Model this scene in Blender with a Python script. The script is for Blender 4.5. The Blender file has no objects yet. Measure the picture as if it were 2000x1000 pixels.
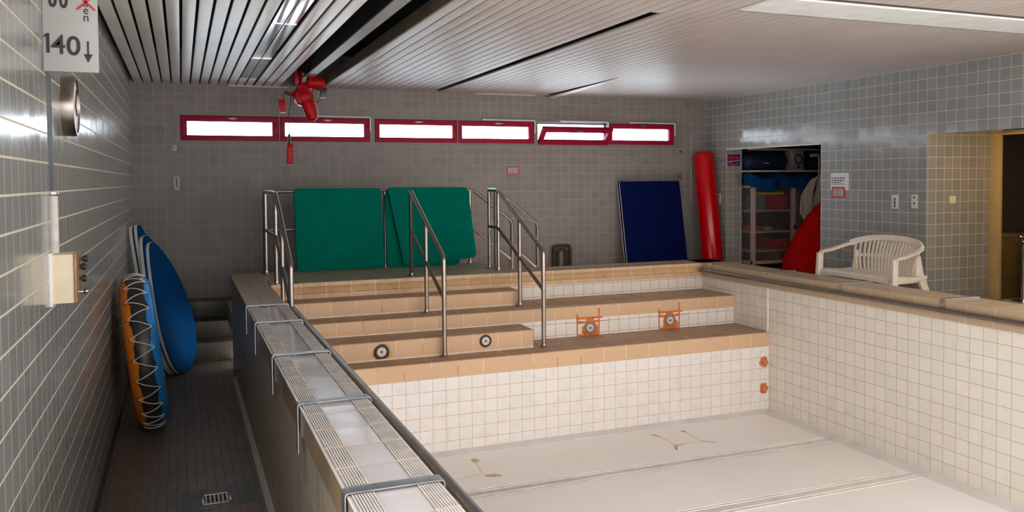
import bpy, bmesh, math, random
from mathutils import Vector, Matrix
random.seed(7)
C = bpy.context.scene.collection
Z0 = 1.94                      # eye height above the corridor floor: heights below are written relative to the eye

# ------------------------------------------------------------------ camera, sky, exposure
cd = bpy.data.cameras.new('camera'); cam = bpy.data.objects.new('camera', cd); C.objects.link(cam)
bpy.context.scene.camera = cam
yaw, pit, rol, foc, pcy = 0.377669158, 0.0342672407, -0.00753775872, 1628.8681, 407.07758
def _rot(a, b, c):
    M = Matrix(((1,0,0),(0,0,-1),(0,1,0)))
    Ry = Matrix(((math.cos(a),0,-math.sin(a)),(0,1,0),(math.sin(a),0,math.cos(a))))
    Rp = Matrix(((1,0,0),(0,math.cos(b),-math.sin(b)),(0,math.sin(b),math.cos(b))))
    Rr = Matrix(((math.cos(c),-math.sin(c),0),(math.sin(c),math.cos(c),0),(0,0,1)))
    return Rr @ Rp @ Ry @ M
R = _rot(yaw, pit, rol)
cm = Matrix((( R[0][0], -R[1][0], -R[2][0], 0.0), (R[0][1], -R[1][1], -R[2][1], 0.0), (R[0][2], -R[1][2], -R[2][2], Z0), (0,0,0,1)))
cam.matrix_world = cm
cd.sensor_width = 36.0; cd.lens = foc/2000*36; cd.shift_y = -(500-pcy)/2000; cd.clip_start = 0.05; cd.clip_end = 200

sc = bpy.context.scene
sc.view_settings.view_transform = 'Standard'; sc.view_settings.look = 'None'
sc.view_settings.exposure = 0.14; sc.view_settings.gamma = 1.0; sc.view_settings.use_curve_mapping = False
sc.cycles.use_denoising = True
sc.cycles.max_bounces = 10; sc.cycles.diffuse_bounces = 6

SKY_NORTH = (0.80, 0.90, 1.0); SKY_SOUTH = (1.0, 0.965, 0.94); S_NORTH = 9.0; S_SOUTH = 4.0
w = bpy.data.worlds.new('overcast_sky'); sc.world = w; w.use_nodes = True
nt = w.node_tree; nt.nodes.clear()
tc = nt.nodes.new('ShaderNodeTexCoord'); sx = nt.nodes.new('ShaderNodeSeparateXYZ'); nt.links.new(tc.outputs['Generated'], sx.inputs[0])
mr = nt.nodes.new('ShaderNodeMapRange'); mr.inputs[1].default_value = -0.3; mr.inputs[2].default_value = 0.3; nt.links.new(sx.outputs[1], mr.inputs[0])
mx = nt.nodes.new('ShaderNodeMix'); mx.data_type = 'RGBA'; nt.links.new(mr.outputs[0], mx.inputs[0])
mx.inputs[6].default_value = tuple(S_SOUTH*c for c in SKY_SOUTH)+(1,); mx.inputs[7].default_value = tuple(S_NORTH*c for c in SKY_NORTH)+(1,)
gr = nt.nodes.new('ShaderNodeMapRange'); gr.inputs[1].default_value = -0.15; gr.inputs[2].default_value = 0.05; gr.inputs[3].default_value = 1.1; gr.inputs[4].default_value = 1.0
nt.links.new(sx.outputs[2], gr.inputs[0])
bg = nt.nodes.new('ShaderNodeBackground'); nt.links.new(mx.outputs[2], bg.inputs[0]); nt.links.new(gr.outputs[0], bg.inputs[1])
wo = nt.nodes.new('ShaderNodeOutputWorld'); nt.links.new(bg.outputs[0], wo.inputs[0])

def portal(name, loc, rot, sx_, sy_):
    l = bpy.data.lights.new(name, 'AREA'); l.shape = 'RECTANGLE'; l.size = sx_; l.size_y = sy_; l.cycles.is_portal = True
    o = bpy.data.objects.new(name, l); C.objects.link(o); o.location = (loc[0], loc[1], loc[2]+Z0); o.rotation_euler = rot
portal('daylight_rear_window', (3.35, -2.75, -0.35), (math.radians(90), 0, 0), 7.4, 2.8)
portal('added_right_daylight', (7.30, 0.9, -0.05), (math.radians(90), 0, math.radians(90)), 6.4, 2.2)  # unseen opening in the right wall, added as side light
portal('added_roof_daylight', (4.2, 0.6, 1.50), (0, 0, 0), 4.4, 3.0)  # unseen roof opening, added to brighten the pool floor
portal('added_left_daylight', (-0.60, -0.02, -0.31), (math.radians(90), 0, math.radians(-90)), 4.75, 2.78)  # unseen opening in the left wall, added to light the right side
portal('daylight_window_band', (3.34, 10.50, 0.63), (math.radians(-90), 0, 0), 6.8, 0.34)

# ------------------------------------------------------------------ materials
def nodes(name):
    m = bpy.data.materials.new(name); m.use_nodes = True
    return m, m.node_tree, m.node_tree.nodes['Principled BSDF']
def mth(t, op, a, b=None):
    n = t.nodes.new('ShaderNodeMath'); n.operation = op
    for i, v in enumerate((a, b)):
        if v is None: continue
        if isinstance(v, (int, float)): n.inputs[i].default_value = v
        else: t.links.new(v, n.inputs[i])
    return n.outputs[0]
def mixc(t, f, a, b, mode='MIX'):
    n = t.nodes.new('ShaderNodeMix'); n.data_type = 'RGBA'; n.blend_type = mode
    for i, v in ((0, f), (6, a), (7, b)):
        if isinstance(v, (int, float)): n.inputs[i].default_value = v
        elif isinstance(v, tuple): n.inputs[i].default_value = v if len(v) == 4 else v+(1,)
        else: t.links.new(v, n.inputs[i])
    return n.outputs[2]
def noise(t, scale, detail=3, vec=None, rough=0.5):
    n = t.nodes.new('ShaderNodeTexNoise'); n.inputs['Scale'].default_value = scale; n.inputs['Detail'].default_value = detail; n.inputs['Roughness'].default_value = rough
    if vec is None:
        g = t.nodes.new('ShaderNodeNewGeometry'); vec = g.outputs['Position']
    t.links.new(vec, n.inputs['Vector']); return n.outputs['Fac']
def ramp(t, f, lo, hi, a=0.0, b=1.0):
    n = t.nodes.new('ShaderNodeMapRange'); t.links.new(f, n.inputs[0])
    for i, v in enumerate((lo, hi, a, b)): n.inputs[i+1].default_value = v
    return n.outputs[0]
def mat(name, col, rough=0.5, metal=0.0, var=0.08, scale=6.0, spec=0.5, bump=0.0, bscale=60.0, coat=0.0):
    m, t, b = nodes(name)
    f = noise(t, scale)
    c = mixc(t, ramp(t, f, 0.3, 0.7), tuple(x*(1-var) for x in col), tuple(min(1, x*(1+var)) for x in col))
    t.links.new(c, b.inputs['Base Color']); b.inputs['Roughness'].default_value = rough; b.inputs['Metallic'].default_value = metal
    b.inputs['Specular IOR Level'].default_value = spec; b.inputs['Coat Weight'].default_value = coat
    if bump:
        bn = t.nodes.new('ShaderNodeBump'); bn.inputs['Strength'].default_value = bump; bn.inputs['Distance'].default_value = 0.002
        t.links.new(noise(t, bscale), bn.inputs['Height']); t.links.new(bn.outputs[0], b.inputs['Normal'])
    return m
def tile(name, axes, pu, ou, pv, ov, col, grout, gw=0.004, rough=0.22, var=0.07, tilt=0.012, stain=0.0, staincol=(0.5,0.3,0.15), dirt=0.12, spec=0.5, gv=None, groutstain=None):
    """glazed tiles laid on a world grid; pv=None leaves out the joints of the second direction"""
    m, t, b = nodes(name)
    g = t.nodes.new('ShaderNodeNewGeometry'); s = t.nodes.new('ShaderNodeSeparateXYZ'); t.links.new(g.outputs['Position'], s.inputs[0])
    def crd(ax, o, p):
        o2 = o + (Z0 if ax == 'Z' else 0)
        u = mth(t, 'DIVIDE', mth(t, 'SUBTRACT', s.outputs['XYZ'.index(ax)], o2), p)
        fr = mth(t, 'FRACT', u); d = mth(t, 'MULTIPLY', mth(t, 'MINIMUM', fr, mth(t, 'SUBTRACT', 1.0, fr)), p)
        return mth(t, 'FLOOR', u), d
    iu, du = crd(axes[0], ou, pu)
    if pv: iv, dv = crd(axes[1], ov, pv)
    else: iv, dv = mth(t, 'MULTIPLY', iu, 0.0), None
    mask = mth(t, 'LESS_THAN', du, gw/2)
    if dv is not None: mask = mth(t, 'MAXIMUM', mask, mth(t, 'LESS_THAN', dv, (gv or gw)/2))
    cb = t.nodes.new('ShaderNodeCombineXYZ'); t.links.new(iu, cb.inputs[0]); t.links.new(iv, cb.inputs[1])
    wn = t.nodes.new('ShaderNodeTexWhiteNoise'); t.links.new(cb.outputs[0], wn.inputs['Vector'])
    c = mixc(t, wn.outputs['Value'], tuple(x*(1-var) for x in col), tuple(min(1, x*(1+var)) for x in col))
    c = mixc(t, ramp(t, noise(t, 1.3, 4), 0.35, 0.75, 0.0, dirt), c, tuple(x*0.55 for x in col))
    if stain: c = mixc(t, ramp(t, noise(t, 2.2, 5, rough=0.65), 0.52, 0.78, 0.0, stain), c, staincol)
    gc = grout
    if groutstain: gc = mixc(t, ramp(t, noise(t, 5.0, 3), 0.5, 0.66), grout, groutstain)
    c = mixc(t, mask, c, gc); t.links.new(c, b.inputs['Base Color'])
    t.links.new(mth(t, 'ADD', mth(t, 'MULTIPLY', mask, 0.6), ramp(t, noise(t, 9, 2), 0.2, 0.8, rough*0.8, rough*1.25)), b.inputs['Roughness'])
    b.inputs['Specular IOR Level'].default_value = spec
    vs = t.nodes.new('ShaderNodeVectorMath'); vs.operation = 'SUBTRACT'; t.links.new(wn.outputs['Color'], vs.inputs[0]); vs.inputs[1].default_value = (0.5,0.5,0.5)
    vm = t.nodes.new('ShaderNodeVectorMath'); vm.operation = 'SCALE'; t.links.new(vs.outputs[0], vm.inputs[0]); vm.inputs['Scale'].default_value = tilt*2
    va = t.nodes.new('ShaderNodeVectorMath'); va.operation = 'ADD'; t.links.new(vm.outputs[0], va.inputs[0]); t.links.new(g.outputs['Normal'], va.inputs[1])
    vn = t.nodes.new('ShaderNodeVectorMath'); vn.operation = 'NORMALIZE'; t.links.new(va.outputs[0], vn.inputs[0])
    t.links.new(vn.outputs[0], b.inputs['Normal'])
    return m

GR = (0.60, 0.53, 0.42); GT = (0.235, 0.235, 0.215)
T_LEFT  = tile('grey_tile_left', 'YZ', 0.122, 2.967, 0.12, 0.323, (0.25,0.255,0.24), (0.52,0.46,0.36), 0.0045, rough=0.16, tilt=0.010, gv=0.008)
T_BACK  = tile('grey_tile_back', 'XZ', 0.116, 4.134, 0.118, 0.314, (0.225,0.20,0.19), (0.385,0.315,0.255), 0.0052, rough=0.42, spec=0.25)
T_RIGHT = tile('grey_tile_right', 'YZ', 0.117, 7.86, 0.116, 0.084, (0.26,0.262,0.262), GR, 0.005, rough=0.14, tilt=0.012)
T_RECESS= tile('grey_tile_recess', 'XZ', 0.116, 7.311, 0.117, 0.321, (0.27,0.265,0.24), GR, 0.005, rough=0.35, dirt=0.04)
T_POOLR = tile('white_tile_side', 'YZ', 0.1135, 6.642, 0.112, -1.091, (0.74,0.685,0.60), (0.42,0.32,0.23), 0.0042, rough=0.3, var=0.035, stain=0.15, staincol=(0.64,0.53,0.42), dirt=0.03)
T_POOLB = tile('white_tile_step', 'XZ', 0.1168, 2.769, 0.110, -1.681, (0.79,0.735,0.695), (0.52,0.41,0.34), 0.0046, rough=0.28, var=0.025, stain=0.06, staincol=(0.80,0.68,0.58), groutstain=(0.56,0.34,0.22), dirt=0.02)
T_BENCHW= tile('white_tile_bench', 'XZ', 0.1168, 3.942, 0.115, -1.404, (0.80,0.75,0.69), (0.50,0.33,0.20), 0.005, rough=0.3, var=0.03, stain=0.08, groutstain=(0.50,0.22,0.08), dirt=0.03)
T_RIMW  = tile('white_tile_rim', 'XZ', 0.1165, 3.253, 0.105, -1.218, (0.76,0.70,0.63), (0.46,0.30,0.17), 0.005, rough=0.3, var=0.03, groutstain=(0.48,0.22,0.06), dirt=0.03)
BEI = (0.65, 0.425, 0.265); BEG = (0.76, 0.62, 0.46); RUS = (0.40, 0.17, 0.05)
def beige(name, ax, ou, pv=None, ov=0): return tile(name, ax, 0.2345, ou, pv, ov, BEI, BEG, 0.006, rough=0.4, var=0.05, stain=0.22, staincol=(0.62,0.38,0.20), groutstain=RUS, dirt=0.06, spec=0.3)
T_NOSE0 = beige('beige_tile_lowest_step', 'XZ', 2.88); T_NOSE1 = beige('beige_tile_second_step', 'XZ', 2.402)
T_NOSE2 = beige('beige_tile_bench', 'XZ', 3.592); T_NOSE3 = beige('beige_tile_top_step', 'XZ', 2.656)
T_RIMF  = tile('beige_tile_rim', 'XZ', 0.2345, 3.132, None, 0, (0.60,0.385,0.215), BEG, 0.006, rough=0.3, var=0.06, stain=0.5, staincol=(0.36,0.19,0.08))
T_RIMR  = tile('beige_tile_right_rim', 'YX', 0.2345, 5.45, None, 0, (0.47,0.345,0.225), (0.62,0.50,0.37), 0.006, rough=0.35, var=0.05, stain=0.3, staincol=(0.40,0.26,0.13))
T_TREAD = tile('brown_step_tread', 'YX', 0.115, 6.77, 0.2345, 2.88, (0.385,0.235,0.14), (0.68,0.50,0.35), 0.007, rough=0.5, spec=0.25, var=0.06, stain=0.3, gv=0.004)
T_PLAT  = tile('brown_platform_tile', 'XY', 0.117, 0.45, 0.117, 7.92, (0.34,0.235,0.145), (0.22,0.155,0.10), 0.004, rough=0.35, var=0.1)
T_PLATG = tile('green_grey_platform_tile', 'XY', 0.117, 0.45, 0.117, 7.92, (0.31,0.275,0.195), (0.21,0.18,0.13), 0.004, rough=0.45, var=0.1)
T_CURB  = tile('beige_curb_top_sheen', 'YX', 0.2285, 2.739, None, 0, (0.53,0.485,0.485), (0.32,0.25,0.21), 0.004, rough=0.2, var=0.08, stain=0.45, staincol=(0.42,0.32,0.25), tilt=0.02)  # pale tone carries the window reflection, put into the tile colour
T_CURBS = tile('grey_brown_curb_side', 'YZ', 0.12, 2.7, 0.235, -1.06, (0.31,0.265,0.205), (0.44,0.38,0.30), 0.004, rough=0.35, var=0.1)
T_FLOOR = tile('brown_corridor_floor', 'XY', 0.058, 0.0, 0.058, 5.2, (0.155,0.115,0.092), (0.10,0.08,0.065), 0.004, rough=0.42, var=0.16, tilt=0.008, dirt=0.4)
T_DARKP = tile('dark_floor_patch', 'XY', 0.058, 0.0, 0.029, 5.2, (0.055,0.055,0.055), (0.12,0.115,0.10), 0.004, rough=0.35, var=0.2)
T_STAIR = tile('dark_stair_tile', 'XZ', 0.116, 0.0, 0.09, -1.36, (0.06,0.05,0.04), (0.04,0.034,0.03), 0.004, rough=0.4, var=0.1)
CEIL  = mat('ceiling_slat_paint', (0.53,0.465,0.43), 0.36, var=0.05, scale=2.5, spec=0.6)
CEILL = mat('ceiling_slat_grey', (0.90,0.86,0.815), 0.30, var=0.06, scale=2.5, spec=0.8)
FOIL  = mat('bare_aluminium', (0.62,0.63,0.64), 0.16, metal=0.9, var=0.1, scale=4)
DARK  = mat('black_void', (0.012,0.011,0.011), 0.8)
BRWN  = mat('brown_board', (0.16,0.115,0.075), 0.5, var=0.2)
STEEL = mat('brushed_steel', (0.36,0.31,0.28), 0.30, metal=1.0, var=0.1, scale=20)
STEELD= mat('dull_steel_tube', (0.22,0.175,0.15), 0.40, metal=0.85, var=0.12, scale=20)
CHROME= mat('chrome', (0.75,0.75,0.75), 0.1, metal=1.0)
WFRAME= mat('window_surround_paint', (0.19,0.165,0.155), 0.45, var=0.08)
SASH  = mat('raspberry_paint', (0.29,0.004,0.030), 0.45, var=0.08, spec=0.15)
WHITEP= mat('white_paint', (0.72,0.72,0.70), 0.4, var=0.03)
WHITEC= mat('off_white_plastic', (0.60,0.565,0.52), 0.38, var=0.04)
CREAM = mat('cream_paint', (0.70,0.60,0.43), 0.55, var=0.05, scale=12)
RUSTM = mat('rust', (0.62,0.155,0.025), 0.75, var=0.25, scale=40)
RUSTD = mat('dark_rust', (0.10,0.045,0.03), 0.7, var=0.3, scale=60)
OCHRE = mat('ochre_rust_bloom', (0.60,0.32,0.08), 0.7, var=0.2, scale=50)
BLACK = mat('black_plastic', (0.015,0.014,0.014), 0.35)
GREEN = mat('green_foam', (0.0,0.135,0.095), 0.9, var=0.06, scale=8, bump=0.25, bscale=300, spec=0.03)
BLUED = mat('navy_foam', (0.002,0.006,0.052), 0.9, var=0.06, spec=0.05, bump=0.2, bscale=300)
BLUEB = mat('blue_foam', (0.0,0.045,0.150), 0.9, var=0.05, spec=0.05, bump=0.2, bscale=300)
FOAMW = mat('white_foam', (0.62,0.60,0.56), 0.8)
REDV  = mat('red_vinyl', (0.50,0.0,0.004), 0.15, var=0.05, spec=0.35)
REDF  = mat('red_fabric', (0.52,0.002,0.002), 0.8, var=0.08, spec=0.1)
REDP  = mat('red_enamel', (0.40,0.003,0.009), 0.34, var=0.06, spec=0.15)
POOLF = None
def pool_floor_mat():
    m, t, b = nodes('cream_pool_foil')
    c = mixc(t, ramp(t, noise(t, 0.9, 4), 0.3, 0.7), (0.84,0.79,0.735), (0.86,0.835,0.81))
    c = mixc(t, ramp(t, noise(t, 2.6, 5, rough=0.6), 0.55, 0.8, 0, 0.35), c, (0.80,0.66,0.52))
    t.links.new(c, b.inputs['Base Color']); b.inputs['Roughness'].default_value = 0.45
    return m
POOLF = pool_floor_mat()
def glass_mat():
    m = bpy.data.materials.new('window_glass'); m.use_nodes = True; t = m.node_tree; t.nodes.clear()
    tr = t.nodes.new('ShaderNodeBsdfTransparent'); gl = t.nodes.new('ShaderNodeBsdfGlossy'); gl.inputs['Roughness'].default_value = 0.05
    tr.inputs[0].default_value = (0.93,0.95,0.95,1)
    mxs = t.nodes.new('ShaderNodeMixShader'); mxs.inputs[0].default_value = 0.07
    o = t.nodes.new('ShaderNodeOutputMaterial'); t.links.new(tr.outputs[0], mxs.inputs[1]); t.links.new(gl.outputs[0], mxs.inputs[2]); t.links.new(mxs.outputs[0], o.inputs[0])
    return m
GLASS = glass_mat()

# ------------------------------------------------------------------ mesh helpers
class B:
    def __init__(s): s.bm = bmesh.new()
    def face(s, pts, m=0):
        vs = [s.bm.verts.new(p) for p in pts]; f = s.bm.faces.new(vs); f.material_index = m; return f
    def box(s, x0, x1, y0, y1, z0, z1, m=0, bev=0.0):
        s.obox(Vector(((x0+x1)/2,(y0+y1)/2,(z0+z1)/2)), Matrix.Identity(3), (abs(x1-x0)/2,abs(y1-y0)/2,abs(z1-z0)/2), m, bev)
    def obox(s, c, M, h, m=0, bev=0.0):
        c = Vector(c); vs = []
        for sz in (-1,1):
            for sx_, sy_ in ((-1,-1),(1,-1),(1,1),(-1,1)):
                vs.append(s.bm.verts.new(c + M @ Vector((sx_*h[0], sy_*h[1], sz*h[2]))))
        fs = []
        for idx in ((3,2,1,0),(4,5,6,7),(0,1,5,4),(1,2,6,5),(2,3,7,6),(3,0,4,7)):
            f = s.bm.faces.new([vs[i] for i in idx]); f.material_index = m; fs.append(f)
        if bev > 0:
            es = list({e for f in fs for e in f.edges})
            r = bmesh.ops.bevel(s.bm, geom=es, offset=bev, segments=2, affect='EDGES', profile=0.6)
            for f in r['faces']: f.material_index = m
    def ring(s, c, x, y, r, n): return [s.bm.verts.new(c + x*(r*math.cos(2*math.pi*i/n)) + y*(r*math.sin(2*math.pi*i/n))) for i in range(n)]
    def skin(s, rings, m=0, closed=False, caps=True):
        n = len(rings[0]); k = len(rings)
        for a in range(k if closed else k-1):
            A, Bq = rings[a], rings[(a+1) % k]
            for i in range(n):
                f = s.bm.faces.new((A[i], A[(i+1)%n], Bq[(i+1)%n], Bq[i])); f.material_index = m
        if caps and not closed:
            f = s.bm.faces.new(list(reversed(rings[0]))); f.material_index = m
            f = s.bm.faces.new(rings[-1]); f.material_index = m
    def path(s, pts, fillet):
        pts = [Vector(p) for p in pts]
        if fillet <= 0 or len(pts) < 3: return pts
        out = [pts[0]]
        for i in range(1, len(pts)-1):
            a, b, c = pts[i-1], pts[i], pts[i+1]
            f = min(fillet, (a-b).length*0.45, (c-b).length*0.45)
            p, q = b+(a-b).normalized()*f, b+(c-b).normalized()*f
            for k in range(6):
                u = k/5; out.append(p*(1-u)**2 + b*2*u*(1-u) + q*u*u)
        out.append(pts[-1]); return out
    def tube(s, pts, r, m=0, n=12, fillet=0.0, closed=False):
        P = s.path(pts, fillet); k = len(P); rings = []; x = None
        for i in range(k):
            d = (P[(i+1)%k]-P[i-1]) if (closed or 0 < i < k-1) else (P[1]-P[0] if i == 0 else P[-1]-P[-2])
            d.normalize()
            if x is None: x = d.orthogonal().normalized()
            x = (x - d*x.dot(d)).normalized(); y = d.cross(x)
            rr = r[i] if isinstance(r, (list, tuple)) else r
            rings.append(s.ring(P[i], x, y, rr, n))
        s.skin(rings, m, closed)
    def lathe(s, prof, o, ax=(0,0,1), m=0, n=28, mod=None):
        o = Vector(o); d = Vector(ax).normalized(); x = d.orthogonal().normalized(); y = d.cross(x); rings = []
        for r, h in prof:
            c = o + d*h
            rings.append([s.bm.verts.new(c + (x*math.cos(2*math.pi*i/n)+y*math.sin(2*math.pi*i/n))*(max(r,1e-4)*(mod(2*math.pi*i/n) if mod else 1))) for i in range(n)])
        s.skin(rings, m)
    def prism(s, pts, v, m=0, ms=None):
        v = Vector(v); a = [s.bm.verts.new(Vector(p)) for p in pts]; b = [s.bm.verts.new(Vector(p)+v) for p in pts]; n = len(pts)
        f = s.bm.faces.new(list(reversed(a))); f.material_index = m
        f = s.bm.faces.new(b); f.material_index = m
        for i in range(n):
            f = s.bm.faces.new((a[i], a[(i+1)%n], b[(i+1)%n], b[i])); f.material_index = m if ms is None else ms
    def sweep(s, P, side, w, t, m=0):
        """rectangular strip along P; side(i) is the width direction"""
        rings = []; k = len(P)
        for i in range(k):
            d = (P[min(i+1,k-1)]-P[max(i-1,0)]).normalized(); sd = Vector(side(i)); sd = (sd-d*sd.dot(d)).normalized(); u = d.cross(sd)
            ww = w[i] if isinstance(w, list) else w; tt = t[i] if isinstance(t, list) else t
            rings.append([s.bm.verts.new(P[i]+sd*(a*ww/2)+u*(b*tt/2)) for a, b in ((-1,-1),(-0.8,-1.15),(0.8,-1.15),(1,-1),(1,1),(0.8,1.15),(-0.8,1.15),(-1,1))])
        s.skin(rings, m)
    def build(s, name, mats, parent=None, root=None, angle=35, z0=Z0):
        me = bpy.data.meshes.new(name); bmesh.ops.recalc_face_normals(s.bm, faces=s.bm.faces[:])
        off = Vector((0,0,z0)) - (Vector(root.location) if root is not None else Vector((0,0,0)))
        for v in s.bm.verts: v.co += off
        s.bm.to_mesh(me); s.bm.free()
        for mm in (mats if isinstance(mats, (list, tuple)) else [mats]): me.materials.append(mm)
        me.polygons.foreach_set('use_smooth', [True]*len(me.polygons)); me.set_sharp_from_angle(angle=math.radians(angle))
        o = bpy.data.objects.new(name, me); C.objects.link(o)
        if parent is not None: o.parent = parent
        return o
def tag(o, label=None, cat=None, group=None, kind=None):
    if label: o['label'] = label
    if cat: o['category'] = cat
    if group: o['group'] = group
    if kind: o['kind'] = kind
    return o
def thing(name, label, cat, loc, group=None):
    o = bpy.data.objects.new(name, None); C.objects.link(o); o.location = (loc[0], loc[1], loc[2]+Z0); o.empty_display_size = 0.1
    return tag(o, label, cat, group)
def struct(b, name, mats): return tag(b.build(name, mats), kind='structure')
def dup(root, off, label=None):
    r = root.copy(); C.objects.link(r); r.location = Vector(root.location)+Vector(off)
    if label: r['label'] = label
    for ch in root.children:
        c = ch.copy(); C.objects.link(c); c.parent = r
        for g in ch.children:
            d = g.copy(); C.objects.link(d); d.parent = c
    return r
def text(name, body, x0, x1, z0, z1, y, mtl, parent, root, bold=0.0):
    """lettering facing the corridor, fitted into x0..x1, z0..z1"""
    cu = bpy.data.curves.new('lettering', 'FONT'); cu.body = body; cu.size = 0.1; cu.extrude = 0.0008; cu.offset = bold
    f = bpy.data.objects.new('lettering', cu); C.objects.link(f); bpy.context.view_layer.update()
    me = bpy.data.meshes.new_from_object(f.evaluated_get(bpy.context.evaluated_depsgraph_get())); bpy.data.objects.remove(f); bpy.data.curves.remove(cu)
    us, vs_ = [v.co.x for v in me.vertices], [v.co.y for v in me.vertices]; ax, bx, az, bz = min(us), max(us), min(vs_), max(vs_)
    for v in me.vertices:
        v.co = Vector((x0+(v.co.x-ax)/(bx-ax)*(x1-x0), y-v.co.z, z0+(v.co.y-az)/(bz-az)*(z1-z0)+Z0)) - Vector(root.location)
    me.materials.clear(); me.materials.append(mtl); me.name = name
    o = bpy.data.objects.new(name, me); C.objects.link(o); o.parent = parent
    return o

XL, XR, YB, ZC = -0.505, 7.187, 10.35, 1.134
YR = -2.7; ZP = -2.34; ZR = -0.95; ZF = -1.94; ZB = -1.36

# ------------------------------------------------------------------ the room
b = B(); b.box(XL-0.3, 0.50, 2.3, YB+0.05, ZF-0.2, ZF); b.box(XL-0.3, 0.50, YR-0.3, 2.3, ZF-0.2, ZF, 1); struct(b, 'floor', [T_FLOOR, mat('added_bounce_floor', (0.66,0.62,0.57), 0.5)])  # unseen near part of the floor made pale to bounce light to the ceiling
b = B(); b.box(0.46, XR+0.3, 9.09, YB+0.05, ZB-0.2, ZB); b.box(5.80, 10.6, YR, 9.09, ZB-0.2, ZB); b.box(XR, 9.3, 9.09, YB, ZB-0.2, ZB); struct(b, 'floor', T_PLATG)
b = B(); b.box(XL-0.25, XL, 2.35, YB+0.25, ZF-0.2, ZC+0.5); b.box(XL-0.25, XL, YR, -2.4, ZF-0.2, ZC+0.5); b.box(XL-0.25, XL, -2.4, 2.35, ZF-0.2, -1.7); b.box(XL-0.25, XL, -2.4, 2.35, 1.08, ZC+0.5); struct(b, 'wall_left', T_LEFT)
b = B(); b.box(XL, XL+0.012, YR, YB, ZF, ZF+0.085, bev=0.003); struct(b, 'baseboard_left', mat('dark_skirting', (0.05,0.05,0.055), 0.4))
WX0, WX1, WZ0, WZ1 = -0.07, 6.748, 0.445, 0.822
b = B(); b.box(XL, XR+0.3, YB, YB+0.25, ZF-0.2, WZ0); b.box(XL, XR+0.3, YB, YB+0.25, WZ1, ZC+0.5)
b.box(XL, WX0, YB, YB+0.25, WZ0, WZ1); b.box(WX1, XR+0.3, YB, YB+0.25, WZ0, WZ1); struct(b, 'wall_back', T_BACK)
NY0, NY1, NZ = 7.995, 9.88, 0.41          # storage niche opening
RY0, RY1, RZ = 4.90, 6.452, 0.44          # doorway recess opening
XW = 7.46
b = B(); b.box(XR, XW, NY1, YB+0.02, ZB-0.2, ZC+0.4); b.box(XR, XW, NY0, NY1, NZ, ZC+0.4); b.box(XR, XW, RY1, NY0, ZB-0.2, ZC+0.4)
b.box(XR, XW, RY0, RY1, RZ, ZC+0.4); b.box(XR, XW, 4.1, RY0, ZB-0.2, ZC+0.4); b.box(XR, XW, YR, -2.3, ZB-0.2, ZC+0.4); b.box(XR, XW, -2.3, 4.1, ZB-0.2, -1.15); b.box(XR, XW, -2.3, 4.1, 1.05, ZC+0.4)
b.box(XR-0.0, XR+0.0002, NY0, NY1, NZ-0.001, NZ, 0); struct(b, 'wall_right', T_RIGHT)
b = B(); b.box(XR+0.001, 8.1, RY1-0.004, RY1+0.1, ZB-0.1, RZ+0.06, 0); b.box(XW, 8.1, RY0-0.1, RY0, ZB-0.1, RZ+0.1, 0); b.box(XR+0.001, XW, NY1-0.003, NY1+0.01, ZB-0.1, NZ, 0); struct(b, 'wall_recess', T_RECESS)
b = B(); b.box(XW, 8.1, RY0, RY1, RZ+0.02, RZ+0.1); b.box(8.1, 8.125, 6.33, RY1+0.1, ZB-0.1, 0.7); b.box(8.1, 8.25, 4.8, 6.32, RZ+0.005, 0.7); b.box(8.1, 8.25, 4.6, 5.36, ZB-0.1, RZ+0.01)
struct(b, 'wall_recess_end', mat('warm_plaster', (0.56,0.46,0.28), 0.6))
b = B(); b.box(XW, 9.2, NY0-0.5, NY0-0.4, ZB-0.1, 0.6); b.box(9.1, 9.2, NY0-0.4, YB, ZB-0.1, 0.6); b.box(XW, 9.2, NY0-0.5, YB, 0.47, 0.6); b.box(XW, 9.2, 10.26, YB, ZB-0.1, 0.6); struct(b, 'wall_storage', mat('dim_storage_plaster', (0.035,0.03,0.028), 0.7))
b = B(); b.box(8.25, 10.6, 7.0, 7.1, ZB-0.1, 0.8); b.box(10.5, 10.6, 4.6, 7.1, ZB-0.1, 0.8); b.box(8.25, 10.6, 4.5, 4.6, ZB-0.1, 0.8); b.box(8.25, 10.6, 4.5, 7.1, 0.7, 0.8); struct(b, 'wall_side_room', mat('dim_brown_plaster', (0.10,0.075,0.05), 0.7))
b = B(); b.box(XL-0.25, XR+0.3, YR-0.1, YR, 1.08, ZC+0.5); b.box(XL-0.25, XR+0.3, YR-0.1, YR, ZP-0.3, -1.78)
for x in (XL-0.25, 1.95, 4.4, 6.95): b.box(x, x+0.25, YR-0.1, YR, -1.78, 1.08)
struct(b, 'wall_rear', mat('rear_wall_paint', (0.5,0.48,0.45), 0.6))
# white coving along the head of the niche and the warm door frame
b = B(); b.box(XR-0.004, XR+0.01, NY0-0.005, NY1, NZ-0.012, NZ+0.006); struct(b, 'trim_1', WHITEC)
dm = mat('ochre_door_frame', (0.52,0.36,0.15), 0.5)
b = B(); b.box(8.085, 8.126, 6.325, RY1-0.004, ZB, RZ+0.02, bev=0.004); b.box(8.085, 8.126, 5.30, 6.325, RZ-0.005, RZ+0.02, bev=0.004); b.box(8.085, 8.13, 5.30, 5.40, ZB, RZ, bev=0.004); struct(b, 'door_1', dm)

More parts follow.
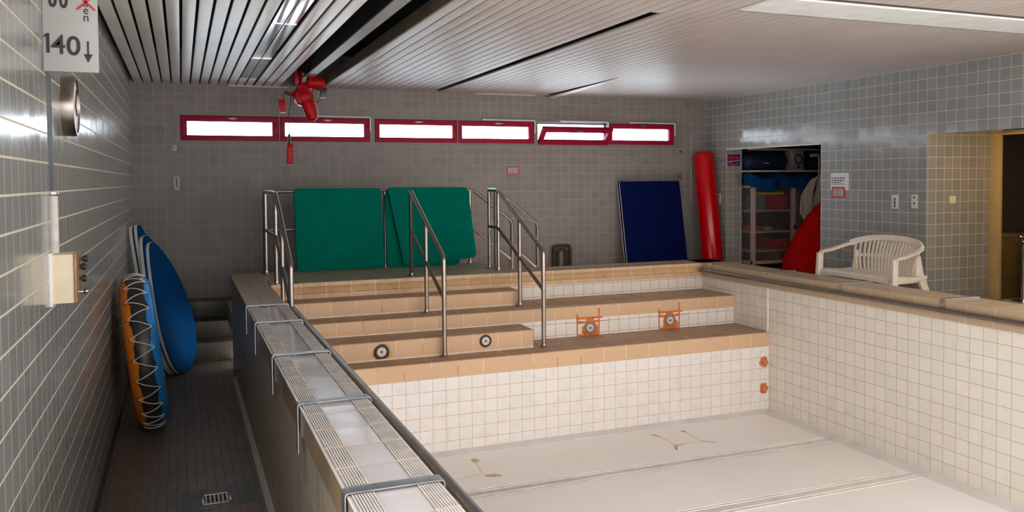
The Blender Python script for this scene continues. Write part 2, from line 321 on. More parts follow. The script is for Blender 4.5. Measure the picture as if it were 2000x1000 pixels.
# slatted metal ceiling: one surface pattern
b = B()
x = -0.468; k = 0
while x < 1.10:                              # open slats over the corridor
    if not (0.62 < x+0.04 < 0.80): b.box(x, x+0.081, YR, YB-0.003, ZC, ZC+0.016, 0, bev=0.003)
    x += 0.1; k += 1
x = 1.625; n = 0
while x < XR-0.02:                           # tight slats over the pool
    x1 = min(x+0.0880, XR-0.002)
    if 1.9 < x1 and x < 6.45: b.box(x, x1, YR, -0.95, ZC, ZC+0.016, 1)
    ys = 2.15 if (1.9 < x1 and x < 6.45) else YR
    if 2.99 < x < 3.09: b.box(x, x1, ys, 4.97, ZC, ZC+0.016, 1, bev=0.002)
    elif 4.56 < x < 4.66:                    # one slat hangs loose at the window wall
        b.box(x, x1, ys, 8.3, ZC, ZC+0.012, 1, bev=0.002)
        b.prism([(x+0.012, 8.3, ZC), (x1-0.004, 8.3, ZC), (x1-0.004+0.03, YB-0.03, ZC-0.045), (x+0.03, YB-0.03, ZC-0.03)], (0,0,0.004), 1)
    else: b.box(x, x1, ys, YB-0.003, ZC, ZC+0.016, 1, bev=0.002)
    x += 0.0985; n += 1
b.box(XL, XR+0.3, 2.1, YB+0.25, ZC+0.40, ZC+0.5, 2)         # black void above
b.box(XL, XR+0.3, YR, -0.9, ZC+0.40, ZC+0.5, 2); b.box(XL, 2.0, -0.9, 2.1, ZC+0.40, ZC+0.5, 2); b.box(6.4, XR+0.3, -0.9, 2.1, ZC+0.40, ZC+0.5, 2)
for q in ((1.95, 2.0, -0.9, 2.1), (6.4, 6.45, -0.9, 2.1), (1.95, 6.45, -0.95, -0.9), (1.95, 6.45, 2.1, 2.15)): b.box(q[0], q[1], q[2], q[3], ZC-0.002, ZC+0.5, 4)   # curb of the unseen roof opening, added for its light, behind the viewer
b.box(1.608, 1.628, YR, YB, ZC, ZC+0.10, 3)                # brown edge board of the slot
struct(b, 'ceiling', [CEILL, CEIL, DARK, BRWN, WHITEP])
b = B(); b.box(0.628, 0.708, YR, 9.55, ZC-0.002, ZC+0.01, bev=0.002); b.box(0.716, 0.800, YR, 9.55, ZC-0.002, ZC+0.01, bev=0.002)
b.box(0.628, 0.708, 9.56, YB-0.01, ZC, ZC+0.01, 1); b.box(0.728, 0.800, 9.56, YB-0.01, ZC, ZC+0.01, 1)
b.box(0.620, 0.806, 8.02, 8.03, ZC-0.004, ZC-0.001); b.box(0.620, 0.806, 6.22, 6.23, ZC-0.004, ZC-0.001)
tag(b.build('ceiling_panel', [FOIL, CEILL]), 'shiny bare aluminium panel let into the grey slatted ceiling over the corridor', 'ceiling panel')
b = B(); b.box(0.54, 1.22, YB-0.03, YB-0.002, ZC-0.012, ZC-0.001); struct(b, 'trim_2', WHITEC)
b = B(); b.box(3.6, 4.45, YB-0.03, YB-0.002, ZC-0.010, ZC-0.001); struct(b, 'trim_3', WHITEC)

# crane beam in the slot
b = B(); b.box(1.285, 1.385, YR+0.02, YB-0.02, ZC+0.012, ZC+0.024); b.box(1.33, 1.34, YR+0.02, YB-0.02, ZC+0.024, ZC+0.26, 1); b.box(1.285, 1.385, YR+0.02, YB-0.02, ZC+0.26, ZC+0.275, 1)  # web and top flange blackened, the slot's shade put into their colour
b.box(1.31, 1.36, YR+0.5, YR+0.56, ZC+0.27, ZC+0.41, 1); b.box(1.31, 1.36, 4.0, 4.06, ZC+0.27, ZC+0.41, 1); b.box(1.31, 1.36, 9.0, 9.06, ZC+0.27, ZC+0.41, 1)
tag(b.build('hoist_rail', [mat('grey_rail_paint', (0.30,0.27,0.245), 0.4), DARK]), 'grey steel running rail in the black slot of the ceiling', 'rail')

# ------------------------------------------------------------------ windows
def window(n, sx0, sx1, gx0, gx1, fx0, fx1, tilt=0.0):
    root = bpy.data.objects.new('window_%d' % n, None); C.objects.link(root); root.location = ((sx0+sx1)/2, YB, WZ0+Z0); root['kind'] = 'structure'
    f = B(); z0, z1 = WZ0, WZ1; y0, y1 = YB-0.004, YB+0.075
    for q in ((fx0, fx1, z0, 0.483), (fx0, fx1, 0.776, z1), (fx0, sx0, 0.483, 0.776), (sx1, fx1, 0.483, 0.776)):
        if q[1]-q[0] > 1e-4: f.box(q[0], q[1], y0, y1, q[2], q[3])
    e = 0.022
    for q in ((sx0-e, sx1+e, 0.47, 0.483+e), (sx0-e, sx1+e, 0.776-e, 0.79), (sx0-e, sx0+e, 0.483, 0.776), (sx1-e, sx1+e, 0.483, 0.776)): f.box(max(q[0],fx0), min(q[1],fx1), YB+0.055, YB+0.11, q[2], q[3])
    f.build('window_frame', WFRAME, root, root)
    a = math.radians(tilt); h = Vector((0, YB+0.02, 0.484)); M = Matrix.Rotation(a, 3, 'X')
    def P(u, d, v): q = M @ Vector((0, d, v)); return Vector((u, h.y+q.y, h.z+q.z))
    s = B(); H = 0.288; zb, zt = 0.062, 0.222
    def bar(u0, u1, v0, v1): s.obox(P((u0+u1)/2, 0, (v0+v1)/2), M, ((u1-u0)/2, 0.026, (v1-v0)/2), 0, 0.004)
    bar(sx0+0.004, sx1-0.004, 0, zb); bar(sx0+0.004, sx1-0.004, zt, H); bar(sx0+0.004, gx0, zb, zt); bar(gx1, sx1-0.004, zb, zt)
    so = s.build('sash', SASH, root, root)
    g = B(); g.obox(P((gx0+gx1)/2, 0, (zb+zt)/2), M, ((gx1-gx0)/2, 0.003, (zt-zb)/2)); g.build('pane', GLASS, so, root)
    hd = B(); c = P((sx0+sx1)/2+0.02, -0.034, 0.262)
    hd.obox(c, M, (0.03, 0.008, 0.012), 0, 0.003); hd.tube([c+M@Vector((-0.055,-0.016,0)), c+M@Vector((0.055,-0.016,0))], 0.007)
    hd.build('handle', STEEL, so, root)
    if n in (2, 4, 5, 6):                     # white opening gear along the head and down the side
        r = B(); r.tube([(sx0+0.35*(sx1-sx0), YB-0.024, 0.792), (sx1+0.004, YB-0.024, 0.792), (sx1+0.004, YB-0.024, 0.62)], 0.008, fillet=0.02, n=8)
        r.box(sx0+0.33*(sx1-sx0)-0.02, sx0+0.33*(sx1-sx0)+0.03, YB-0.03, YB-0.012, 0.784, 0.80, 0)
        r.build('opening_rod', WHITEP, root, root)
    return root
window(1, 0.005, 1.107, 0.080, 1.030, WX0, 1.113)
window(2, 1.119, 2.203, 1.179, 2.132, 1.113, 2.235)
window(3, 2.267, 3.349, 2.332, 3.286, 2.235, 3.356)
window(4, 3.3625, 4.433, 3.418, 4.358, 3.356, 4.459)
window(5, 4.486, 5.545, 4.551, 5.480, 4.459, 5.551, tilt=43)
window(6, 5.552, 6.626, 5.625, 6.549, 5.551, WX1)

# ------------------------------------------------------------------ the pool
pool = thing('swimming_pool', 'empty tiled therapy pool with beige steps and a raised rim', 'swimming pool', (3.1, 4.0, ZP))
Y0, Y1, Y2, Y3, YR_ = 6.77, 7.02, 7.34, 7.63, 7.92
Zs0, Zs1, Zs2, Zs3 = -1.54, -1.375, -1.24, -1.095
PX0, PX1, PYN = 0.752, 5.44, -1.4
b = B(); b.box(PX0, PX1, PYN, Y0+0.02, ZP-0.15, ZP); pf = b.build('pool_floor', POOLF, pool, pool)
# coving strip round the floor
b = B(); cv = 0.075
b.prism([(PX0, Y0, ZP), (PX0, Y0-cv, ZP), (PX0, Y0-cv, ZP+0.005), (PX0, Y0, ZP+0.03)], (PX1-PX0, 0, 0))
b.prism([(PX1, PYN, ZP), (PX1, PYN, ZP+0.03), (PX1-cv-0.03, PYN, ZP+0.006), (PX1-cv-0.03, PYN, ZP)], (0, Y0-PYN-cv, 0))
b.build('floor_coving', mat('pale_coving', (0.66,0.62,0.59), 0.4), pool, pool)
# stains and seams of the floor
b = B()
_n = [0]
def blob(b, c, r, flat, m=0, n=18, ang=0.0, asp=1.0, axis='Z', th=0.001, jit=0.22):
    """irregular spot lying on a surface"""
    _n[0] += 1; th += 0.00006*(_n[0] % 12)
    pts = []
    for i in range(n):
        t = 2*math.pi*i/n; rr = r*(1+random.uniform(-jit, jit)); u, v = rr*math.cos(t)*asp, rr*math.sin(t)
        u, v = u*math.cos(ang)-v*math.sin(ang), u*math.sin(ang)+v*math.cos(ang)
        pts.append((c[0]+u, c[1]+v, flat) if axis == 'Z' else (c[0]+u, flat, c[1]+v))
    b.prism(pts, (0,0,th) if axis == 'Z' else (0,-th,0), m)
def line(b, p, q, w, flat, m=0, axis='Z', th=0.001):
    _n[0] += 1; th += 0.00006*(_n[0] % 12)
    d = Vector((q[0]-p[0], q[1]-p[1])); nrm = Vector((-d.y, d.x)).normalized()*w/2
    pts = [(p[0]+nrm.x, p[1]+nrm.y), (p[0]-nrm.x, p[1]-nrm.y), (q[0]-nrm.x*0.7, q[1]-nrm.y*0.7), (q[0]+nrm.x*0.7, q[1]+nrm.y*0.7)]
    b.prism([(u, v, flat) if axis == 'Z' else (u, flat, v) for u, v in pts], (0,0,th) if axis == 'Z' else (0,-th,0), m)
zf = ZP+0.0005
TAN = mat('tan_stain', (0.56,0.40,0.23), 0.6, var=0.2, scale=30)
for p, q, wd in (((2.228,6.49),(2.19,6.20),0.006), ((2.19,6.20),(1.90,6.14),0.004)): line(b, p, q, wd, zf)
blob(b, (2.235,6.52), 0.05, zf, asp=0.7); blob(b, (2.255,6.13), 0.035, zf, asp=2.0, ang=-0.5)
b.build('stain', TAN, pf, pool)
b = B()
for p, q, wd in (((3.956,6.56),(4.0,6.47),0.03), ((4.0,6.47),(3.99,6.21),0.006), ((4.29,6.50),(4.264,6.22),0.006), ((3.99,6.21),(4.264,6.22),0.004), ((4.264,6.22),(4.37,6.13),0.022), ((3.99,6.21),(4.06,6.20),0.02), ((3.99,6.21),(3.93,6.10),0.03)): line(b, p, q, wd, zf)
blob(b, (4.28,6.53), 0.03, zf, asp=0.7)
b.build('stain', TAN, pf, pool)
b = B(); blob(b, (5.20,4.95), 0.022, zf, asp=1.8, ang=0.3, n=10); b.build('grey_patch', mat('grey_scuff', (0.25,0.22,0.20), 0.6), pf, pool)
# walls and steps
b = B(); b.box(PX1, PX1+0.33, PYN, YR_+0.02, ZP-0.15, -1.10, 0); b.build('side_wall', T_POOLR, pool, pool)
b = B(); b.box(0.470, PX0, PYN, 9.08, ZF-0.2, ZR-0.115, 1); b.build('side_wall', [T_POOLR, T_CURBS], pool, pool)
b = B(); b.box(0.492, 5.8, PYN-0.3, PYN, ZP-0.15, ZR); b.build('end_wall', T_POOLB, pool, pool)
def step(name, x0, x1, y0, y1, zt, zb, band, body, nose, tread, grout=None):
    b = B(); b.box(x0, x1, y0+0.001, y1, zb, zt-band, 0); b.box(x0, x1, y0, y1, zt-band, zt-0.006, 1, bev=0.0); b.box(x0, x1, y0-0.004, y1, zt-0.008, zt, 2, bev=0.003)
    if grout: b.box(x0, x1, y0-0.005, y1, grout-0.002, grout+0.012, 3)
    o = b.build(name, [body, nose, tread, mat('white_grout', (0.72,0.64,0.54), 0.7, var=0.12, scale=20)], pool, pool); return o
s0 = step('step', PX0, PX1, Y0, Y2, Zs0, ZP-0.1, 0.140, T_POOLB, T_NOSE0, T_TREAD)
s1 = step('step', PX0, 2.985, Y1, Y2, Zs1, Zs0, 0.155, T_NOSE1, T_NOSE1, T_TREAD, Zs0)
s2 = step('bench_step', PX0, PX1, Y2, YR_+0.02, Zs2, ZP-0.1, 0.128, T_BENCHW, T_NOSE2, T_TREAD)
b = B(); b.box(PX0, 2.985, Y2-0.005, Y2+0.01, Zs1-0.002, Zs1+0.012); b.build('grout_joint', mat('white_grout', (0.72,0.64,0.54), 0.7, var=0.12, scale=20), pool, pool)
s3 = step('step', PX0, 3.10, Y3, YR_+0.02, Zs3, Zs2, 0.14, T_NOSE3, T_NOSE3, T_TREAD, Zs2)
# rear rim with finger-grip channel, platform behind the stairs
b = B()
prof = [(0.0, 0.0), (0.0, -0.035), (0.014, -0.050), (0.020, -0.085), (0.008, -0.100), (-0.014, -0.104), (-0.016, -0.145), (0.05, -0.145), (0.05, 0.0)]
b.prism([(PX0, YR_+d, ZR+h) for d, h in prof], (PX1+0.02-PX0, 0, 0), 0)
b.box(PX0, PX1+0.02, YR_+0.02, YR_+0.36, ZR-0.5, ZR-0.002, 0); b.box(PX0, PX1+0.35, YR_+0.012, YR_+0.36, ZR-0.006, ZR, 1)
b.box(PX0, PX1+0.02, YR_, YR_+0.05, -1.35, ZR-0.145, 2)
b.build('rear_rim', [T_RIMF, T_PLAT, T_RIMW], pool, pool)
b = B(); b.box(0.60, 3.20, YR_+0.36, 9.08, ZR-0.95, ZR-0.001, 0); b.box(1.0, 3.05, YR_+0.02, 9.05, ZR-0.001, ZR+0.0025, 1); b.build('platform', [T_PLAT, T_PLATG], pool, pool)
# left rim: coping with ribbed tiles
b = B(); b.box(0.449, 0.742, PYN, 9.08, ZR-0.115, ZR-0.008, 2, bev=0.0); b.box(0.449, 0.742, PYN, 6.60, ZR-0.008, ZR, 0, bev=0.002); b.box(0.449, 0.742, 6.60, 9.08, ZR-0.008, ZR, 1)
b.box(0.447, 0.452, PYN, 6.60, ZR-0.006, ZR+0.0015, 3)
lr = b.build('left_rim', [T_CURB, T_PLAT, mat('brown_glazed_edge', (0.20,0.145,0.09), 0.3, var=0.2), mat('pale_edge', (0.62,0.58,0.56), 0.3)], pool, pool)
b = B()
for xa, xb_ in ((0.458, 0.530), (0.664, 0.736)):
    b.box(xa, xb_, PYN, 6.58, ZR, ZR+0.0006, 1)
    for i in range(8):
        xr = xa + (i+0.5)*(xb_-xa)/8
        b.box(xr-0.0028, xr+0.0028, PYN, 6.58, ZR+0.0004, ZR+0.005, 0)
    y = 2.739 - 0.2285*18
    while y < 6.55:
        b.box(xa-0.002, xb_+0.002, y-0.004, y+0.004, ZR+0.0004, ZR+0.0055, 2); y += 0.2285
b.build('ribbed_tile', [mat('ribbed_glaze', (0.55,0.50,0.46), 0.35, var=0.15, scale=14), mat('dark_groove', (0.10,0.085,0.08), 0.7), mat('pinkish_grout', (0.55,0.43,0.36), 0.7)], lr, pool)  # dark base strip shows between the ribs
b = B(); b.prism([(0.438, PYN, ZF), (0.492, PYN, ZF), (0.492, PYN, ZF+0.05), (0.445, PYN, ZF+0.012)], (0, 8.6-PYN, 0)); struct(b, 'trim_4', mat('grey_coving', (0.46,0.43,0.38), 0.5))
# right rim: raised coping, recess and lower lip
b = B(); b.box(PX1-0.002, 5.79, PYN, YR_+0.36, ZR-0.065, ZR, 0, bev=0.006); b.box(PX1+0.015, 5.78, PYN, YR_+0.02, ZR-0.16, ZR-0.06, 1); b.box(PX1-0.018, PX1+0.03, PYN, YR_+0.02, ZR-0.150, ZR-0.088, 0, bev=0.006)
b.box(5.70, 5.78, PYN, YR_+0.3, ZB-0.1, ZR-0.05, 0)
b.build('right_rim', [T_RIMR, DARK], pool, pool)
b = B(); b.box(PX1-0.014, PX1+0.002, Y0+0.005, Y0+0.025, Zs0, ZR-0.15, bev=0.002); b.build('corner_profile', WHITEP, pool, pool)
# water inlets with their rust
CD = mat('pale_inlet_disc', (0.62,0.55,0.46), 0.5, var=0.1, scale=40); RG = mat('dark_inlet_ring', (0.055,0.035,0.03), 0.6); RGG = mat('grey_green_ring', (0.20,0.22,0.19), 0.5)
def inlet(x, z, y, r, ring, parent):
    b = B(); b.lathe([(r*0.66, 0.0), (r*0.66, 0.012), (r*0.80, 0.016), (r, 0.010), (r, 0.0)], (x, y, z), (0,-1,0), 1, 32)
    b.lathe([(r*0.70, 0.0), (r*0.70, 0.010), (r*0.3, 0.012), (0.001, 0.012)], (x, y, z), (0,-1,0), 0, 32); b.lathe([(r*0.17, 0.011), (r*0.17, 0.0135), (0.001, 0.0135)], (x, y, z), (0,-1,0), 2, 16)
    return b.build('water_inlet', [CD, ring, BLACK], parent, pool)
inlet(1.571, -1.465, Y1, 0.062, RG, s1); inlet(2.518, -1.445, Y1, 0.056, RG, s1); inlet(3.730, -1.466, Y2, 0.058, RGG, s2); inlet(4.648, -1.455, Y2, 0.058, RGG, s2)
b = B(); blob(b, (1.575,-1.482), 0.082, Y1-0.0004, 0, axis='Y', jit=0.12); blob(b, (1.63,-1.515), 0.035, Y1-0.0006, 0, axis='Y'); blob(b, (1.572,-1.468), 0.070, Y1-0.001, 1, axis='Y', jit=0.06); b.build('rust_stain', [OCHRE, RUSTD], s1, pool)
def rust(cx, cz, xl, xr):
    b = B(); f = Y2-0.0006; top, mid, bot = -1.368, -1.404, -1.536
    blob(b, (cx, cz-0.01), 0.082, f, 0, axis='Y', jit=0.14); blob(b, (cx, bot+0.03), 0.07, f, 0, axis='Y', asp=1.3, jit=0.2)
    line(b, (xl, top+0.04), (xl, bot), 0.016, f, 0, 'Y'); line(b, (xr, top+0.09), (xr, bot), 0.018, f, 0, 'Y'); line(b, (xl-0.01, top), (xr+0.04, top), 0.024, f, 0, 'Y')
    line(b, (xl, mid), (cx, mid-0.01), 0.03, f, 0, 'Y'); line(b, (cx, mid-0.005), (xr, mid), 0.03, f, 0, 'Y'); line(b, (xl, bot+0.004), (xr, bot+0.004), 0.014, f, 0, 'Y'); line(b, (cx, top), (cx, cz), 0.09, f, 0, 'Y')
    line(b, (xr, mid), (xr+0.13, mid), 0.008, f, 1, 'Y'); line(b, (xl-0.15, mid), (xl, mid), 0.006, f, 1, 'Y')
    b.build('rust_stain', [RUSTM, mat('rust_trace', (0.45,0.15,0.05), 0.7)], s2, pool)
rust(3.730, -1.466, 3.592, 3.831); rust(4.648, -1.455, 4.522, 4.761)
for z in (-1.839, -2.102):
    b = B(); blob(b, (5.382, z), 0.052, Y0-0.0006, 0, axis='Y', jit=0.16, n=24); b.build('rust_stain', RUSTM, s0, pool)
    b = B(); b.lathe([(0.020, 0), (0.020, 0.012), (0.012, 0.016), (0.001, 0.016)], (5.388, Y0, z), (0,-1,0), 0, 16); b.build('plug', mat('grey_plug', (0.32,0.27,0.2), 0.6), s0, pool)
# floor grates
def grate(y0, y1, label):
    t = thing('drain_grate', label, 'grate', ((PX0+PX1)/2, (y0+y1)/2, ZP), 'floor grates of the pool')
    b = B(); b.box(PX0+0.05, 5.32, y0, y1, ZP-0.0, ZP+0.0015); b.build('channel', mat('grate_gap', (0.20,0.155,0.125), 0.8), t, t)
    b = B(); x = PX0+0.055
    while x < 5.315: b.box(x, x+0.0066, y0, y1, ZP+0.0012, ZP+0.0045); x += 0.0118
    h = (y1-y0)
    for f in (0.0, 0.24, 0.76, 0.975): b.box(PX0+0.05, 5.32, y0+f*h, y0+f*h+0.009, ZP+0.002, ZP+0.0072)
    b.build('bars', mat('pale_grate_plastic', (0.84,0.80,0.75), 0.5), t, t)
grate(5.715, 5.885, 'long pale slotted grate in the pool floor, nearer the steps')
grate(4.785, 4.950, 'long pale slotted grate in the pool floor, farther from the steps')

# grab pipes along both rims
b = B(); b.tube([(0.790, 6.60, -0.985), (0.790, -1.2, -0.985)], 0.021, n=16)
y = 6.5
while y > -1: b.tube([(0.735, y, -1.0), (0.79, y, -0.995)], 0.007, n=8); b.box(0.735, 0.775, y-0.02, y+0.02, -1.02, -1.005); y -= 0.62
tag(b.build('grab_pipe', STEEL), 'steel grab pipe along the inner edge of the near left pool rim', 'grab rail')
b = B(); b.tube([(5.405, 7.90, -1.026), (5.405, 7.8, -1.026), (5.405, -1.2, -1.026)], 0.019, n=14)
y = 7.7
while y > -1: b.tube([(5.45, y, -1.03), (5.405, y, -1.028)], 0.007, n=8); y -= 0.62
tag(b.build('grab_pipe', STEELD), 'dull steel grab pipe under the right pool rim', 'grab rail')

# steel straps over the rims
ST = mat('strap_steel', (0.50,0.50,0.53), 0.3, metal=0.95, var=0.1, scale=30)
def strap_left(y, label):
    b = B(); w_ = 0.022; t_ = 0.004
    P = b.path([(0.440, y, ZR-0.20), (0.440, y, ZR+0.011), (0.752, y, ZR+0.011), (0.752, y, ZR-0.03)], 0.014)
    b.sweep(P, lambda i: (0,1,0), 0.052, t_)
    o = b.build('rim_strap', ST); o.data.transform(Matrix.Translation((-0.6, -y, -ZR-Z0))); o.location = (0.6, y, ZR+Z0)
    return tag(o, label, 'strap', 'steel straps over the left pool rim')
sl = strap_left(2.51, 'steel strap over the left pool rim, nearest of the five')
for y, l in ((3.60, 'steel strap over the left pool rim, second nearest of five'), (4.66, 'steel strap over the left pool rim, middle one of five'), (5.78, 'steel strap over the left pool rim, second farthest of five'), (6.585, 'steel strap over the left pool rim beside the foot of the handrail')):
    o = sl.copy(); C.objects.link(o); o.location.y = y; o['label'] = l
def strap_right(y, label):
    b = B(); P = b.path([(5.433, y, ZR-0.075), (5.433, y, ZR+0.006), (5.797, y, ZR+0.006), (5.797, y, ZR-0.05)], 0.01)
    b.sweep(P, lambda i: (0,1,0), 0.048, 0.004)
    o = b.build('rim_strap', ST); o.data.transform(Matrix.Translation((-5.6, -y, -ZR-Z0))); o.location = (5.6, y, ZR+Z0)
    return tag(o, label, 'strap', 'steel straps over the right pool rim')
sr = strap_right(7.75, 'dark strap over the right pool rim in the far corner by the red roll')
for y, l in ((6.82, 'dark strap over the right pool rim above the white corner strip'), (5.80, 'dark strap over the right pool rim in front of the plastic bench'), (4.72, 'dark strap over the right pool rim in front of the doorway')):
    o = sr.copy(); C.objects.link(o); o.location.y = y; o['label'] = l

# ------------------------------------------------------------------ handrails
RT = 0.021
def flange(b, x, y, z, r=0.045): b.lathe([(r, 0.0), (r, 0.006), (0.026, 0.012), (0.024, 0.03)], (x, y, z), (0,0,1), 0, 18)
def stair_rail(x, ytop, yland, ymid, yend, zend, label, zt=-0.105, group='handrails on the pool steps', zmid=-1.24, zfoot=Zs0):
    t = thing('stair_handrail', label, 'handrail', (x, yend, zfoot), group)
    b = B(); pts = [(x, ytop, zt)] + ([(x, yland, zt)] if yland < ytop-0.05 else []) + [(x, yend, zend), (x, yend, zfoot)]
    if yland >= ytop-0.05: pts[0] = (x, ytop+0.004, zt)
    b.tube(pts, RT, n=14, fillet=0.05); flange(b, x, yend, zfoot+0.001); b.build('top_rail', STEEL, t, t)
    b = B(); b.tube(([(x, ytop, -0.50)] if yland < ytop-0.05 else []) + [(x, yland, -0.50), (x, yend, zend-0.365)], 0.017, n=12, fillet=0.03); b.build('mid_rail', STEELD, t, t)
    sl_ = (zend-zt)/(yend-yland)
    for (py, pz) in ((ytop, ZR), (yland, ZR), (ymid, zmid)):
        if py == ytop and yland >= ytop-0.05 and (py, pz) != (yland, ZR): continue
        zz = zt if py >= yland else zt + sl_*(py-yland)
        b = B(); b.tube([(x, py, pz+0.002), (x, py, zz-0.012)], 0.0195, n=12); flange(b, x, py, pz+0.003); b.build('post', STEEL, t, t)
    return t
stair_rail(0.805, 8.91, 7.93, 7.43, 6.84, -0.665, 'steel handrail at the left end of the pool steps beside the rim', zmid=Zs3)
stair_rail(2.118, 8.055, 8.055, 7.525, 6.965, -0.67, 'steel handrail in the middle of the pool steps before the green mats')
stair_rail(3.08, 8.43, 8.16, 7.57, 6.995, -0.65, 'steel handrail at the right end of the beige steps')
# guard rail at the back of the platform running down the rear stairs
t = thing('guard_rail', 'steel guard rail along the back of the platform carrying the green mats', 'railing', (2.0, 9.02, ZR))
b = B(); b.tube([(0.805, 9.02, ZR), (0.805, 9.02, -0.105), (3.09, 9.02, -0.105), (3.575, 9.02, -0.478), (3.575, 9.02, ZB)], RT, n=14, fillet=0.05); flange(b, 0.805, 9.02, ZR); b.build('top_rail', STEELD, t, t)
b = B(); b.tube([(0.83, 9.02, -0.505), (3.06, 9.02, -0.52), (3.56, 9.02, -0.915)], 0.016, n=12, fillet=0.04); b.build('mid_rail', STEELD, t, t)
for x in (2.078, 3.060):
    b = B(); b.tube([(x, 9.02, ZR), (x, 9.02, -0.12)], 0.019, n=12); flange(b, x, 9.02, ZR); b.build('post', STEEL, t, t)
t = thing('stair_handrail', 'steel handrail sloping down to the right behind the pool steps', 'handrail', (3.35, 8.33, ZB))
b = B(); b.tube([(3.115, 8.33, -0.12), (3.20, 8.33, -0.165), (3.60, 8.33, -0.478), (3.60, 8.33, ZB)], RT, n=14, fillet=0.05); b.build('top_rail', STEELD, t, t)
b = B(); b.tube([(3.115, 8.33, -0.53), (3.585, 8.33, -0.94)], 0.016, n=12); b.build('mid_rail', STEELD, t, t)
b = B(); b.tube([(3.115, 8.33, ZR+0.002), (3.115, 8.33, -0.13)], 0.019, n=12); b.build('post', STEELD, t, t)

# ------------------------------------------------------------------ mats
def rounded(pts, r):
    out = []; n = len(pts)
    for i in range(n):
        a, c, d = Vector(pts[i-1]), Vector(pts[i]), Vector(pts[(i+1)%n]); p = c+(a-c).normalized()*r; q = c+(d-c).normalized()*r
        for k in range(5): u = k/4; out.append(p*(1-u)**2 + c*2*u*(1-u) + q*u*u)
    return out
def green_mat(c4, yb, yt, th, label, name='foam_mat'):
    zs = [p[1] for p in c4]; z0, z1 = min(zs), max(zs)
    f = lambda z: yb+(yt-yb)*(z-z0)/(z1-z0)
    b = B(); b.prism(rounded([(x, f(z), z) for x, z in c4], 0.045), (0, th, 0)); es = [e for e in b.bm.edges if len(e.link_faces) == 2 and any(len(q.verts) > 4 for q in e.link_faces)]
    bmesh.ops.bevel(b.bm, geom=es, offset=0.008, segments=2, affect='EDGES')
    o = b.build(name, GREEN); c = (sum(p[0] for p in c4)/4, yb, z0)
    return tag(o, label, 'mat', 'green foam mats')
green_mat([(1.098,-0.072), (2.022,-0.077), (2.040,-0.940), (1.112,-0.940)], 8.90, 8.945, 0.045, 'green foam mat leaning upright on the guard rail, squarer left one')
green_mat([(2.080,-0.072), (2.995,-0.076), (3.085,-0.868), (2.250,-0.930)], 8.86, 8.895, 0.042, 'green foam mat leaning askew on the guard rail, front of the right pair')
green_mat([(2.065,-0.125), (2.92,-0.12), (2.905,-0.944), (2.075,-0.944)], 8.925, 8.948, 0.042, 'green foam mat mostly hidden behind the askew green mat')
# two navy mats, each white foam under a blue cover, leaning on the back wall
def navy_mat(dx, dy, label):
    t = thing('foam_mat', label, 'mat', (6.14+dx, 9.9+dy, ZB), 'navy foam mats')
    lean = Vector((0, 0.255, 1.322)).normalized(); nrm = Vector((0, -lean.z, lean.y))
    M = Matrix(((1,0,0),(0,nrm.y,lean.y),(0,nrm.z,lean.z)))
    for nm, off, hh, mm in (('blue_cover', 0.014, 0.014, BLUED), ('white_foam', -0.0112, 0.011, FOAMW)):
        b = B(); c = Vector((6.145+dx, 9.975+dy, ZB)) + lean*0.673 + nrm*off; b.obox(c, M, (0.4775, hh, 0.672), 0, 0.006); o = b.build(nm, mm, t, t)
        if nm == 'white_foam': o['label'] = 'white foam layer'
navy_mat(0.0, 0.0, 'navy blue foam mat leaning on the back wall, front one of two')
navy_mat(-0.004, 0.056, 'navy blue foam mat leaning on the back wall, behind the other')
# red inflatable roll in the far corner
p0, p1 = Vector((6.985, 9.88, ZB+0.04)), Vector((7.005, 10.175, 0.375)); L = (p1-p0).length; rr = 0.146
t = thing('inflatable_roll', 'tall shiny red inflatable roll standing in the far right corner', 'roll', (6.985, 9.88, ZB))
b = B(); b.lathe([(0.001,0),(0.09,0.004),(0.13,0.02),(rr,0.06),(rr,L-0.07),(0.138,L-0.03),(0.115,L-0.006),(0.08,L),(0.001,L)], p0, p1-p0, 0, 40); b.build('roll_body', REDV, t, t)
b = B(); b.lathe([(0.018,0),(0.018,0.012),(0.010,0.016),(0.001,0.016)], p1-(p1-p0).normalized()*0.004, p1-p0, 0, 14); b.build('valve', BLACK, t, t)
# black pipes beside the rear stairs
PIPE = mat('black_pipe', (0.018,0.014,0.013), 0.4)
def upipe(x0, x1, zt, r, label):
    b = B(); b.tube([(x0, 10.29, ZB), (x0, 10.29, zt), (x1, 10.29, zt), (x1, 10.29, ZB)], r, n=14, fillet=0.05)
    for x in (x0, x1): b.lathe([(r+0.008,0),(r+0.008,0.02)], (x, 10.29, -1.005), (0,0,1), 0, 16); b.box(x-0.006, x+0.006, 10.29, YB, -1.0, -0.99)
    tag(b.build('pipe', PIPE), label, 'pipe', 'black pipes on the back wall')
upipe(4.690, 4.935, -0.905, 0.020, 'black bent pipe on the back wall, outer one of the pair'); upipe(4.752, 4.873, -0.955, 0.019, 'black bent pipe on the back wall, nested inside the larger one')

# ------------------------------------------------------------------ corridor: boards, raft, stairs, drain
def catmull(pts, k=6):
    out = []; n = len(pts)
    for i in range(n):
        a, b_, c, d = (Vector(pts[(i+j-1) % n]) for j in range(4))
        for q in range(k):
            t = q/k; out.append(0.5*((2*b_)+(c-a)*t+(2*a-5*b_+4*c-d)*t*t+(3*b_-a-3*c+d)*t**3))
    return out
